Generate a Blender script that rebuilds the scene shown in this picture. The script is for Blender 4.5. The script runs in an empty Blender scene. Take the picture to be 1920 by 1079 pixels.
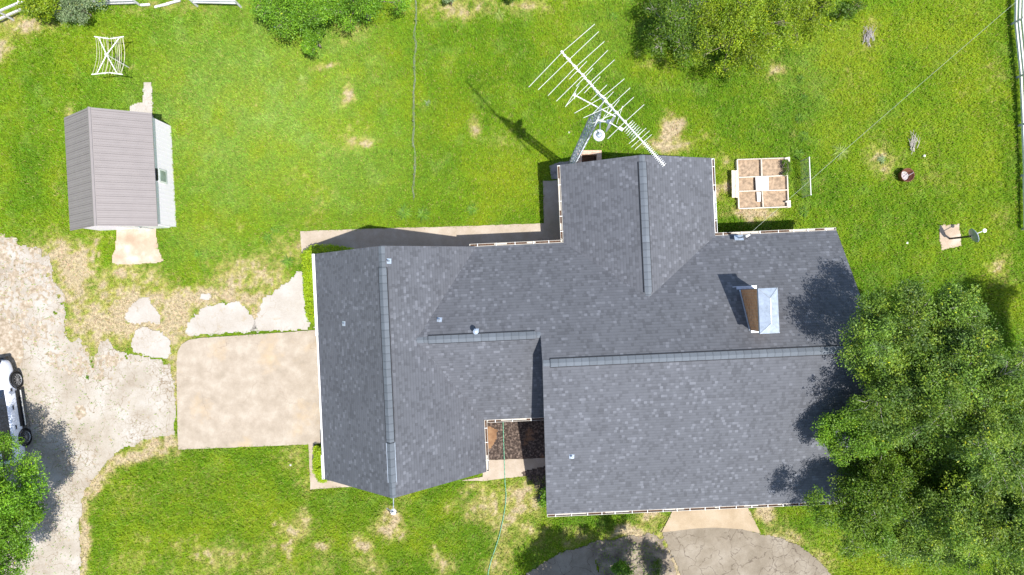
import bpy, math, random
import numpy as np
from mathutils import Vector
# ------------------------------------------------------------------ camera, light
scn = bpy.context.scene
HC, FP = 32.0, 1280.0                     # camera height (m), focal length in px of a 1920 wide frame
cd = bpy.data.cameras.new('camera'); cam = bpy.data.objects.new('camera', cd)
scn.collection.objects.link(cam); scn.camera = cam
cam.location = (0, 0, HC); cam.rotation_euler = (0, 0, 0)
cd.sensor_width = 36; cd.lens = 24; cd.clip_end = 2000
SX, SY = 0.30, -0.23                      # horizontal offset towards the sun per metre of height
sund = Vector((SX, SY, 1)).normalized()
w = bpy.data.worlds.new('World'); scn.world = w; w.use_nodes = True
nt = w.node_tree; bgn = nt.nodes['Background']
sky = nt.nodes.new('ShaderNodeTexSky'); sky.sky_type = 'NISHITA'; sky.sun_disc = False
sky.sun_elevation = math.asin(sund.z); sky.sun_rotation = math.atan2(sund.x, sund.y)
nt.links.new(sky.outputs[0], bgn.inputs[0]); bgn.inputs[1].default_value = 0.13
sl = bpy.data.lights.new('sun', 'SUN'); sl.energy = 4.3; sl.angle = math.radians(0.5); sl.color = (1, .965, .91)
so = bpy.data.objects.new('sun', sl); scn.collection.objects.link(so)
so.rotation_euler = sund.to_track_quat('Z', 'Y').to_euler()
scn.view_settings.view_transform = 'Standard'; scn.view_settings.look = 'None'
scn.view_settings.exposure = 0.74; scn.view_settings.gamma = 1
C = scn.collection
R = random.Random(7); NR = np.random.default_rng(7)

def P(px, py, z=0.0):
    k = (HC - z) / FP
    return Vector(((px - 960) * k, -(py - 539.5) * k, z))
TH = math.radians(2.6); CT, ST = math.cos(TH), math.sin(TH)
def H(u, v, z=0.0):                       # house frame -> world
    return Vector((u * CT - v * ST, u * ST + v * CT, z))

# ------------------------------------------------------------------ noise
def _h(ix, iy, s):
    n = (ix.astype(np.int64) * 374761393 + iy.astype(np.int64) * 668265263 + s * 1274126177) & 0xffffffff
    n = ((n ^ (n >> 13)) * 1274126177) & 0xffffffff
    return ((n ^ (n >> 16)) & 0xffff) / 65535.0
def vn(x, y, s=0):
    x = np.asarray(x, float); y = np.asarray(y, float)
    ix, iy = np.floor(x), np.floor(y); fx, fy = x - ix, y - iy
    fx = fx * fx * (3 - 2 * fx); fy = fy * fy * (3 - 2 * fy)
    a = _h(ix, iy, s); b = _h(ix + 1, iy, s); c = _h(ix, iy + 1, s); d = _h(ix + 1, iy + 1, s)
    return (a * (1 - fx) + b * fx) * (1 - fy) + (c * (1 - fx) + d * fx) * fy
def fbm(x, y, s=0, o=4):
    t = 0; a = .5; n = 0
    for i in range(o):
        t = t + a * vn(x * 2 ** i, y * 2 ** i, s + i * 17); n += a; a *= .55
    return t / n
def sstep(a, b, x):
    t = np.clip((x - a) / (b - a), 0, 1); return t * t * (3 - 2 * t)
def inpoly(px, py, poly):
    ins = np.zeros(np.shape(px), bool); n = len(poly)
    for i in range(n):
        x0, y0 = poly[i]; x1, y1 = poly[(i + 1) % n]
        if y0 == y1: continue
        c = ((y0 > py) != (y1 > py)) & (px < (x1 - x0) * (py - y0) / (y1 - y0) + x0)
        ins ^= c
    return ins
def dpoly(px, py, poly):                  # distance to the outline
    d = np.full(np.shape(px), 1e9); n = len(poly)
    for i in range(n):
        x0, y0 = poly[i]; x1, y1 = poly[(i + 1) % n]
        dx, dy = x1 - x0, y1 - y0; L = dx * dx + dy * dy + 1e-9
        t = np.clip(((px - x0) * dx + (py - y0) * dy) / L, 0, 1)
        d = np.minimum(d, np.hypot(px - x0 - t * dx, py - y0 - t * dy))
    return d
def sd(px, py, poly):
    return np.where(inpoly(px, py, poly), 1, -1) * dpoly(px, py, poly)

# ------------------------------------------------------------------ node materials
def newmat(name):
    m = bpy.data.materials.new(name); m.use_nodes = True
    n = m.node_tree.nodes; b = n['Principled BSDF']; return m, n, m.node_tree.links, b
def rgb(c): return (c[0], c[1], c[2], 1)
def ramp(n, l, src, stops):
    r = n.new('ShaderNodeValToRGB'); cr = r.color_ramp
    while len(cr.elements) < len(stops): cr.elements.new(.5)
    for e, (p, c) in zip(cr.elements, stops):
        e.position = p; e.color = rgb(c) if hasattr(c, '__len__') else (c, c, c, 1)
    l.new(src, r.inputs[0]); return r.outputs[0]
def noise(n, l, scale, detail=4, rough=.55, vec=None, out=0, dist=0):
    t = n.new('ShaderNodeTexNoise'); t.inputs['Scale'].default_value = scale
    t.inputs['Detail'].default_value = detail + 1; t.inputs['Roughness'].default_value = rough
    t.inputs['Distortion'].default_value = dist
    if vec is not None: l.new(vec, t.inputs['Vector'])
    return t.outputs[out]
def mixc(n, l, fac, a, b, mode='MIX'):
    m = n.new('ShaderNodeMix'); m.data_type = 'RGBA'; m.blend_type = mode
    for s, i in ((fac, 0), (a, 6), (b, 7)):
        if hasattr(s, 'links') or hasattr(s, 'is_linked'): l.new(s, m.inputs[i])
        else: m.inputs[i].default_value = s if i == 0 else rgb(s)
    return m.outputs[2]
def mth(n, l, op, a, b=None, clamp=False):
    m = n.new('ShaderNodeMath'); m.operation = op; m.use_clamp = clamp
    for i, s in enumerate((a, b)):
        if s is None: continue
        if hasattr(s, 'is_linked'): l.new(s, m.inputs[i])
        else: m.inputs[i].default_value = s
    return m.outputs[0]
def bump(n, l, b, h, strength=.4, dist=.02):
    u = n.new('ShaderNodeBump'); u.inputs['Strength'].default_value = strength
    u.inputs['Distance'].default_value = dist
    l.new(h, u.inputs['Height']); l.new(u.outputs[0], b.inputs['Normal'])
def geo(n): return n.new('ShaderNodeNewGeometry').outputs['Position']
def simple(name, col, rough=.6, metal=0, var=.12, scale=6, bmp=.1):
    m, n, l, b = newmat(name)
    t = n.new('ShaderNodeTexCoord').outputs['Object']
    f = noise(n, l, scale, 6, .6, t)
    lo = tuple(c * (1 - var) for c in col); hi = tuple(min(1, c * (1 + var)) for c in col)
    l.new(ramp(n, l, f, [(.3, lo), (.7, hi)]), b.inputs['Base Color'])
    b.inputs['Roughness'].default_value = rough; b.inputs['Metallic'].default_value = metal
    if bmp: bump(n, l, b, noise(n, l, scale * 6, 3, .5, t), bmp, .01)
    return m
M = {}
M['white'] = simple('white_paint', (.78, .78, .76), .5)
M['cream'] = simple('cream_gutter_paint', (.46, .42, .36), .5)
M['alu'] = simple('pale_aluminium', (.78, .77, .74), .4, .2, .08, 20, 0)
M['galv'] = simple('galvanised_steel', (.42, .45, .48), .45, .55, .2, 12, .1)
M['capmetal'] = simple('chimney_cap_metal', (.34, .39, .46), .5, .2, .22, 5, .1)
M['flash'] = simple('flashing_metal', (.4, .46, .54), .4, .35, .15, 10, 0)
M['black'] = simple('black_plastic', (.012, .012, .014), .45)
M['darkgap'] = simple('gap_shade_dark', (.015, .016, .02), .8)  # near black stands for the shade in vent side gaps and pipe mouths
M['litter'] = simple('leaf_litter', (.09, .05, .03), .95, 0, .6, 14, .6)
M['wood'] = simple('weathered_wood', (.5, .44, .36), .85, 0, .25, 9, .4)
M['palewood'] = simple('pale_board', (.66, .58, .48), .8, 0, .15, 9, .3)
M['greywood'] = simple('grey_fence_wood', (.55, .53, .52), .85, 0, .3, 9, .4)
M['bark'] = simple('bark', (.2, .16, .125), .95, 0, .4, 8, .6)
M['palebark'] = simple('pale_bark', (.42, .38, .34), .95, 0, .3, 8, .6)
M['rust'] = simple('rusty_steel', (.16, .06, .035), .85, .1, .4, 12, .3)
M['ash'] = simple('ash', (.4, .37, .38), .95, 0, .5, 14, .5)
M['hose'] = simple('green_hose_plastic', (.17, .42, .27), .4)
M['wire'] = simple('old_wire', (.19, .225, .14), .8, 0, .3, 8, 0)
M['cable'] = simple('cable_grey', (.3, .33, .27), .5)
M['glassd'] = simple('dark_glass', (.02, .03, .05), .08, 0, .2, 3, 0)
M['carpaint'] = simple('white_car_paint', (.70, .73, .84), .22, 0, .02, 3, 0)
M['carpaint'].node_tree.nodes['Principled BSDF'].inputs['Coat Weight'].default_value = .6
M['paneg'] = simple('reflection_toned_pane', (.26, .31, .29), .2, 0, .5, 2, 0)  # glass reflection put into the base colour as a paler grey green
M['tyre'] = simple('tyre_rubber', (.02, .02, .022), .8)
M['rim'] = simple('alloy_rim', (.32, .32, .33), .35, .5)
M['siding'] = simple('white_metal_siding', (.95, .86, .95), .5, 0, .02, 3, .05)
M['shedroof'] = simple('taupe_metal_roof', (.235, .208, .20), .5, .1, .05, 2, 0)
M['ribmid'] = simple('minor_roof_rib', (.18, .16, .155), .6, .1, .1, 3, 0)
M['ribdark'] = simple('shadow_toned_roof_rib', (.14, .125, .125), .6, .1, .1, 3, 0)  # rib shadow lines put into the colour, darker than the roof metal
M['soil'] = simple('garden_soil', (.31, .225, .15), .95, 0, .45, 7, .8)
M['ball'] = simple('white_ceramic', (.8, .8, .8), .3)

def mat_attr(name, amp=.35, scale=9, rough=.9, trans=0, spec=.2):
    m, n, l, b = newmat(name)
    a = n.new('ShaderNodeAttribute'); a.attribute_name = 'col'
    f = noise(n, l, scale, 5, .65, geo(n))
    f2 = ramp(n, l, f, [(.3, 1 - amp), (.7, 1 + amp)])
    c = mixc(n, l, 1.0, a.outputs['Color'], f2, 'MULTIPLY')
    l.new(c, b.inputs['Base Color']); b.inputs['Roughness'].default_value = rough
    b.inputs['Specular IOR Level'].default_value = spec
    if trans:
        t = n.new('ShaderNodeBsdfTranslucent'); mx = n.new('ShaderNodeMixShader')
        l.new(c, t.inputs[0]); mx.inputs[0].default_value = trans
        l.new(b.outputs[0], mx.inputs[1]); l.new(t.outputs[0], mx.inputs[2])
        l.new(mx.outputs[0], n['Material Output'].inputs[0])
    return m, n, l, b
mg, n_, l_, b_ = mat_attr('ground_soil_and_turf', .45, 7)
bump(n_, l_, b_, noise(n_, l_, 22, 5, .7, geo(n_)), .8, .05); M['ground'] = mg
M['blade'] = mat_attr('grass_blades', .12, 3, .6, .3, .3)[0]
M['leaf'] = mat_attr('leaves', .15, 1.2, .5, .3, .35)[0]

def concrete(name, cols, spots=1.1, crack=None, crackcol=(.2, .15, .1), dirt=None, bmp=.3):
    """cols: three tones; crack: list of (scale, width, maskscale, masklow, maskhigh, amount)"""
    m, n, l, b = newmat(name); g = geo(n)
    c = ramp(n, l, noise(n, l, spots, 6, .6, g), [(.32, cols[0]), (.5, cols[1]), (.66, cols[2])])
    fine = ramp(n, l, noise(n, l, 30, 4, .7, g), [(.25, .82), (.75, 1.14)])
    c = mixc(n, l, 1.0, c, fine, 'MULTIPLY')
    if dirt:
        fm = ramp(n, l, noise(n, l, dirt[1], 6, .65, g), [(dirt[2], 0), (dirt[3], 1)])
        c = mixc(n, l, fm, c, dirt[0])
    for (sc, wd, ms, ml, mh, am) in (crack or []):
        dn = n.new('ShaderNodeTexNoise'); dn.inputs['Scale'].default_value = sc * 1.3; dn.inputs['Detail'].default_value = 6
        l.new(g, dn.inputs['Vector'])
        va = n.new('ShaderNodeVectorMath'); va.operation = 'MULTIPLY_ADD'
        l.new(dn.outputs['Color'], va.inputs[0]); va.inputs[1].default_value = (1.5 / sc,) * 3; l.new(g, va.inputs[2])
        vo = n.new('ShaderNodeTexVoronoi'); vo.feature = 'DISTANCE_TO_EDGE'; vo.voronoi_dimensions = '2D'
        vo.inputs['Scale'].default_value = sc; l.new(va.outputs[0], vo.inputs['Vector'])
        e = ramp(n, l, vo.outputs['Distance'], [(0, 1), (wd * sc, 0)])
        mk = ramp(n, l, noise(n, l, ms, 4, .6, g), [(ml, 0), (mh, am)])
        e = mth(n, l, 'MULTIPLY', e, mk)
        c = mixc(n, l, e, c, crackcol)
    l.new(c, b.inputs['Base Color']); b.inputs['Roughness'].default_value = .92
    bump(n, l, b, noise(n, l, 40, 4, .7, g), bmp, .01)
    return m
M['pad'] = concrete('parking_pad_concrete', ((.29, .24, .18), (.345, .288, .222), (.395, .34, .27)), 1.6, crack=[(.33, .02, .5, .42, .55, .6)], crackcol=(.2, .15, .11), dirt=((.43, .31, .17), .42, .55, .78))
M['path'] = concrete('path_concrete', ((.32, .26, .19), (.37, .305, .235), (.43, .365, .295)), 1.2)
M['oldpath'] = concrete('weathered_concrete', ((.22, .20, .185), (.28, .25, .23), (.35, .31, .28)), 1.6, dirt=((.1, .08, .05), 2, .55, .7))
M['apron'] = concrete('shed_apron_concrete', ((.32, .24, .165), (.41, .32, .235), (.50, .43, .35)), 1.2)
M['drive'] = concrete('cracked_driveway', ((.285, .24, .185), (.355, .315, .26), (.41, .38, .335)), .8, dirt=((.30, .23, .145), 3.6, .60, .72),
    crack=[(2.6, .018, .3, .44, .58, 1), (.6, .016, .5, .38, .5, 1), (5.5, .016, .35, .50, .60, .8)],
    crackcol=(.17, .12, .065))
M['drivepatch'] = concrete('pale_driveway_patch', ((.35, .31, .26), (.385, .35, .305), (.42, .39, .35)), .9,
    crack=[(.8, .014, .6, .42, .55, .8), (3, .012, .5, .52, .62, .8)], crackcol=(.26, .2, .13), dirt=((.33, .27, .18), 2.5, .6, .75))
M['asphalt'] = concrete('old_grey_asphalt', ((.17, .14, .10), (.225, .19, .142), (.28, .243, .19)), 1.0, dirt=((.13, .10, .07), 2.5, .6, .75),
    crack=[(1.1, .022, .4, .3, .45, .9), (2.6, .02, .5, .5, .62, .8)], crackcol=(.07, .05, .035))
M['dirt'] = concrete('bare_dirt', ((.11, .085, .06), (.20, .165, .125), (.33, .27, .20)), 2.5, bmp=.8)
M['reddirt'] = concrete('orange_brown_soil', ((.15, .08, .04), (.22, .12, .06), (.28, .17, .09)), 2.5, bmp=.8)
M['frontpad'] = concrete('front_pad_concrete', ((.31, .235, .15), (.365, .285, .19), (.41, .33, .235)), 1.0)
M['mulch'] = concrete('mulch_bed', ((.018, .012, .009), (.055, .037, .028), (.2, .15, .12)), 11, dirt=((.26, .14, .07), .55, .60, .68), bmp=1)
# brown worn zone of driveway
M['gravel'] = concrete('brown_gravel', ((.22, .17, .11), (.33, .265, .19), (.46, .39, .31)), 5, bmp=.8)

def shingles(name, base, tw=.19, thh=.145, amp=1.0):
    m, n, l, b = newmat(name)
    uv = n.new('ShaderNodeUVMap'); sx = n.new('ShaderNodeSeparateXYZ'); l.new(uv.outputs[0], sx.inputs[0])
    row = mth(n, l, 'FLOOR', mth(n, l, 'DIVIDE', sx.outputs[1], thh))
    w1 = n.new('ShaderNodeTexWhiteNoise'); w1.noise_dimensions = '1D'; l.new(row, w1.inputs['W'])
    cu = mth(n, l, 'ADD', mth(n, l, 'DIVIDE', sx.outputs[0], tw), mth(n, l, 'MULTIPLY', w1.outputs[0], 9))
    col = mth(n, l, 'FLOOR', cu)
    cb = n.new('ShaderNodeCombineXYZ'); l.new(col, cb.inputs[0]); l.new(row, cb.inputs[1])
    w2 = n.new('ShaderNodeTexWhiteNoise'); w2.noise_dimensions = '2D'; l.new(cb.outputs[0], w2.inputs['Vector'])
    low = noise(n, l, .5, 3, .5, geo(n))
    val = mth(n, l, 'ADD', w2.outputs[0], mth(n, l, 'MULTIPLY', mth(n, l, 'SUBTRACT', low, .5), .5))
    s = [(0, 1 - .22 * amp), (.16, 1 - .16 * amp), (.22, 1 - .04 * amp), (.5, 1.0), (.87, 1 + .05 * amp), (.915, 1 + .25 * amp), (1, 1 + .48 * amp)]
    c = ramp(n, l, val, [(p, tuple(base[i] * k for i in range(3))) for p, k in s])
    fr = mth(n, l, 'FRACT', mth(n, l, 'DIVIDE', sx.outputs[1], thh))
    ln = ramp(n, l, fr, [(0, .62), (.18, 1), (1, 1.04)])
    c = mixc(n, l, 1.0, c, ln, 'MULTIPLY')
    gr = ramp(n, l, noise(n, l, 45, 3, .8, geo(n)), [(.25, .88), (.75, 1.12)])
    c = mixc(n, l, 1.0, c, gr, 'MULTIPLY')
    st = ramp(n, l, noise(n, l, .8, 5, .6, geo(n)), [(.3, .92), (.7, 1.1)])
    c = mixc(n, l, 1.0, c, st, 'MULTIPLY')
    l.new(c, b.inputs['Base Color']); b.inputs['Roughness'].default_value = .85
    bump(n, l, b, fr, .25, .006)
    return m
M['shingle'] = shingles('slate_grey_shingles', (.091, .095, .108), .125, .13)
M['cap'] = shingles('ridge_cap_shingles', (.112, .127, .146), .6, .3, .4)

def brick(name, c1, c2, mortar, scale=1.0):
    m, n, l, b = newmat(name)
    uv = n.new('ShaderNodeUVMap'); t = n.new('ShaderNodeTexBrick')
    l.new(uv.outputs[0], t.inputs['Vector'])
    t.inputs['Color1'].default_value = rgb(c1); t.inputs['Color2'].default_value = rgb(c2); t.inputs['Mortar'].default_value = rgb(mortar)
    t.inputs['Scale'].default_value = scale; t.inputs['Brick Width'].default_value = .22; t.inputs['Row Height'].default_value = .075
    t.inputs['Mortar Size'].default_value = .008
    gr = ramp(n, l, noise(n, l, 8, 4, .7, geo(n)), [(.25, .7), (.75, 1.3)])
    l.new(mixc(n, l, 1.0, t.outputs[0], gr, 'MULTIPLY'), b.inputs['Base Color']); b.inputs['Roughness'].default_value = .9
    bump(n, l, b, t.outputs['Fac'], -.3, .01)
    return m
M['brick'] = brick('red_brown_brick', (.50, .19, .06), (.66, .30, .12), (.5, .36, .24))
M['tanbrick'] = brick('tan_brick', (.45, .28, .19), (.56, .38, .27), (.5, .43, .36))

# ------------------------------------------------------------------ mesh helpers
class MB:
    def __init__(s): s.v = []; s.f = []; s.uv = {}
    def add(s, vs, fs, uvs=None):
        o = len(s.v); s.v += [tuple(a) for a in vs]
        for i, f in enumerate(fs):
            if uvs: s.uv[len(s.f)] = uvs[i]
            s.f.append(tuple(o + k for k in f))
    def prism(s, pts, z0, z1):
        n = len(pts)
        a = [(p[0], p[1], z0) for p in pts] + [(p[0], p[1], z1) for p in pts]
        s.add(a, [tuple(range(n - 1, -1, -1)), tuple(range(n, 2 * n))] + [(i, (i + 1) % n, n + (i + 1) % n, n + i) for i in range(n)])
    def box(s, c, d, rz=0, f=None):
        x, y, z = d[0] / 2, d[1] / 2, d[2] / 2; cc, sn = math.cos(rz), math.sin(rz); a = []
        for k in (-z, z):
            for (i, j) in ((-x, -y), (x, -y), (x, y), (-x, y)):
                a.append((c[0] + i * cc - j * sn, c[1] + i * sn + j * cc, c[2] + k))
        s.add(a, [(3, 2, 1, 0), (4, 5, 6, 7), (0, 1, 5, 4), (1, 2, 6, 5), (2, 3, 7, 6), (3, 0, 4, 7)])
    def tube(s, p0, p1, r0, r1=None, n=6):
        r1 = r0 if r1 is None else r1; p0, p1 = Vector(p0), Vector(p1); d = p1 - p0
        if d.length < 1e-6: return
        q = d.to_track_quat('Z', 'Y'); a = []
        for p, r in ((p0, r0), (p1, r1)):
            for i in range(n):
                t = 2 * math.pi * i / n; a.append(p + q @ Vector((r * math.cos(t), r * math.sin(t), 0)))
        s.add(a, [(i, (i + 1) % n, n + (i + 1) % n, n + i) for i in range(n)] + [tuple(range(n - 1, -1, -1)), tuple(range(n, 2 * n))])
    def bar(s, p0, p1, wd, ht):
        p0, p1 = Vector(p0), Vector(p1); d = (p1 - p0).normalized()
        sd_ = d.cross(Vector((0, 0, 1)))
        if sd_.length < 1e-4: sd_ = Vector((1, 0, 0))
        sd_.normalize(); up = sd_.cross(d); a = []
        for p in (p0, p1):
            for (i, j) in ((-1, -1), (1, -1), (1, 1), (-1, 1)): a.append(p + sd_ * i * wd / 2 + up * j * ht / 2)
        s.add(a, [(0, 1, 2, 3), (7, 6, 5, 4), (0, 4, 5, 1), (1, 5, 6, 2), (2, 6, 7, 3), (3, 7, 4, 0)])
    def poly(s, pts, r0, r1=None, n=6):
        r1 = r0 if r1 is None else r1; k = len(pts) - 1
        for i in range(k): s.tube(pts[i], pts[i + 1], r0 + (r1 - r0) * i / k, r0 + (r1 - r0) * (i + 1) / k, n)
    def lathe(s, c, prof, n=20, axis=None, caps=True):
        q = Vector(axis).to_track_quat('Z', 'Y') if axis is not None else None; a = []; c = Vector(c)
        for (r, z) in prof:
            for i in range(n):
                t = 2 * math.pi * i / n; p = Vector((r * math.cos(t), r * math.sin(t), z))
                a.append(c + (q @ p if q else p))
        fs = [(j * n + i, j * n + (i + 1) % n, (j + 1) * n + (i + 1) % n, (j + 1) * n + i) for j in range(len(prof) - 1) for i in range(n)]
        if caps: fs += [tuple(range(n - 1, -1, -1)), tuple((len(prof) - 1) * n + i for i in range(n))]
        s.add(a, fs)
    def build(s, name, mat, parent=None, smooth=False, boxuv=False):
        o0 = origin(parent); me = bpy.data.meshes.new(name)
        me.from_pydata([(a[0] - o0[0], a[1] - o0[1], a[2] - o0[2]) for a in s.v], [], s.f); me.materials.append(M[mat])
        if s.uv or boxuv:
            ul = me.uv_layers.new(name='UVMap')
            for p in me.polygons:
                u = s.uv.get(p.index)
                for k, li in enumerate(p.loop_indices):
                    if u: ul.data[li].uv = u[k]
                    else:
                        co = me.vertices[me.loops[li].vertex_index].co; nn = p.normal
                        ul.data[li].uv = (co.x, co.y) if abs(nn.z) > .7 else ((co.y, co.z) if abs(nn.x) > abs(nn.y) else (co.x, co.z))
        if smooth:
            for p in me.polygons: p.use_smooth = True
        o = bpy.data.objects.new(name, me); C.objects.link(o)
        if parent is not None: o.parent = parent
        return o
def origin(p):
    v = Vector((0, 0, 0))
    while p is not None: v += p.location; p = p.parent
    return v
def fmesh(name, V, F, mat, parent=None, col=None, smooth=False):
    V = np.asarray(V, np.float32) - np.array(origin(parent), np.float32); F = np.asarray(F, np.int32); k = F.shape[1]
    me = bpy.data.meshes.new(name)
    me.vertices.add(len(V)); me.vertices.foreach_set('co', V.ravel())
    me.loops.add(F.size); me.loops.foreach_set('vertex_index', F.ravel())
    me.polygons.add(len(F)); me.polygons.foreach_set('loop_start', np.arange(0, F.size, k, dtype=np.int32))
    me.update(calc_edges=True)
    if smooth: me.polygons.foreach_set('use_smooth', np.ones(len(F), bool))
    me.materials.append(M[mat])
    if col is not None:
        at = me.attributes.new('col', 'FLOAT_COLOR', 'POINT')
        c4 = np.ones((len(V), 4), np.float32); c4[:, :3] = col; at.data.foreach_set('color', c4.ravel())
    o = bpy.data.objects.new(name, me); C.objects.link(o)
    if parent is not None: o.parent = parent
    return o
def tag(o, label=None, cat=None, group=None, kind=None):
    if label: o['label'] = label
    if cat: o['category'] = cat
    if group: o['group'] = group
    if kind: o['kind'] = kind
    return o
def thing(name, loc, label, cat, group=None):
    o = bpy.data.objects.new(name, None); C.objects.link(o); o.location = loc; o.empty_display_size = .2
    return tag(o, label, cat, group)

# ------------------------------------------------------------------ ground polygons (px of the photo at z = 0, 40 px per metre)
G = {}
G['pad'] = [(335, 843), (333, 760), (332, 680), (334, 660), (341, 646), (354, 638), (375, 634), (480, 627), (640, 616), (640, 830), (606, 832)]
G['drive'] = [(-120, 430), (-20, 438), (22, 446), (60, 462), (92, 474), (97, 500), (104, 530), (122, 548), (124, 585), (122, 625), (134, 640), (150, 632), (160, 655), (175, 690),
              (186, 640), (202, 634), (214, 655), (228, 660), (246, 662), (262, 664), (285, 672), (316, 672), (324, 700), (331, 745), (329, 815), (290, 822), (262, 832), (225, 846), (196, 872), (172, 900), (156, 935), (150, 985), (152, 1040), (156, 1130), (156, 1300), (-120, 1300)]
G['patch_a'] = [(235, 588), (245, 572), (262, 562), (276, 557), (288, 568), (303, 594), (300, 606), (285, 609), (268, 606), (245, 606), (233, 598)]
G['patch_b'] = [(254, 616), (275, 614), (300, 618), (318, 632), (323, 645), (320, 665), (313, 672), (298, 672), (280, 673), (262, 665), (248, 658), (247, 640)]
G['patch_c'] = [(347, 620), (352, 605), (370, 588), (384, 572), (415, 569), (445, 566), (462, 572), (470, 590), (480, 600), (480, 622), (420, 626), (375, 629), (352, 629)]
G['patch_d'] = [(470, 620), (476, 600), (490, 576), (492, 560), (510, 548), (530, 534), (548, 520), (562, 508), (570, 512), (573, 560), (578, 606), (600, 616), (560, 620), (510, 623)]
G['patch_e'] = [(376, 550), (392, 549), (398, 556), (388, 563), (374, 562)]
G['path_n'] = [(563, 434), (700, 429), (860, 425), (1020, 419), (1018, 340), (1075, 338), (1075, 470), (640, 480), (640, 476), (566, 478)]
G['slab_tower'] = [(1030, 312), (1050, 304), (1085, 302), (1090, 336), (1034, 336)]
G['path_w'] = [(579, 831), (589, 829), (596, 900), (640, 903), (720, 905), (720, 912), (690, 911), (620, 915), (582, 918)]
G['path_s'] = [(866, 901), (905, 894), (905, 863), (1040, 858), (1040, 888), (1000, 892), (950, 896), (905, 902)]
G['mulch'] = [(900, 780), (1045, 776), (1045, 862), (900, 866)]
G['frontpad'] = [(1240, 998), (1262, 955), (1268, 930), (1398, 930), (1400, 948), (1426, 1000), (1390, 992), (1340, 989), (1300, 991)]
G['asph_r'] = [(1241, 1000), (1262, 985), (1300, 980), (1340, 980), (1390, 983), (1426, 1000), (1462, 1008), (1500, 1022), (1530, 1045), (1548, 1062), (1575, 1100), (1600, 1200), (1290, 1200), (1282, 1120), (1268, 1060), (1252, 1030)]
G['asph_l'] = [(930, 1130), (985, 1075), (1020, 1052), (1060, 1032), (1105, 1020), (1116, 1040), (1120, 1062), (1128, 1110), (1132, 1200), (920, 1200)]
G['dirt_s'] = [(1100, 1018), (1130, 1010), (1180, 1004), (1236, 1000), (1255, 1035), (1272, 1070), (1285, 1130), (1130, 1130), (1122, 1070)]
G['apron'] = [(218, 424), (293, 422), (297, 462), (303, 478), (309, 489), (300, 494), (265, 496), (222, 498), (210, 494), (209, 480), (217, 462)]
G['shedpath'] = [(269, 154), (286, 153), (287, 180), (289, 240), (244, 240), (244, 200), (256, 193), (267, 191)]
G['dishslab'] = [(1758, 423), (1799, 420), (1801, 440), (1803, 462), (1764, 470), (1761, 450)]
G['gravel_l'] = [(-60, 590), (15, 600), (40, 625), (47, 660), (38, 700), (45, 760), (-60, 780)]
def hxy(u, v):
    q = H(u, v); return (960 + q.x * 40, 539.5 - q.y * 40)
FOOT = [hxy(*p) for p in [(-7.9, 1.3), (2.8, 1.3), (2.8, 4.6), (8.3, 4.6), (8.3, 1.3), (13.5, 1.3), (13.5, -9.2), (1.5, -9.2), (1.5, -5.1), (-2, -5.1), (-2, -7.3), (-7.9, -7.3)]]
SHEDF = [(242, 243), (243, 425), (325, 421), (320, 238)]
BED = [(1382, 300), (1475, 296), (1480, 388), (1385, 392)]

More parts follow.
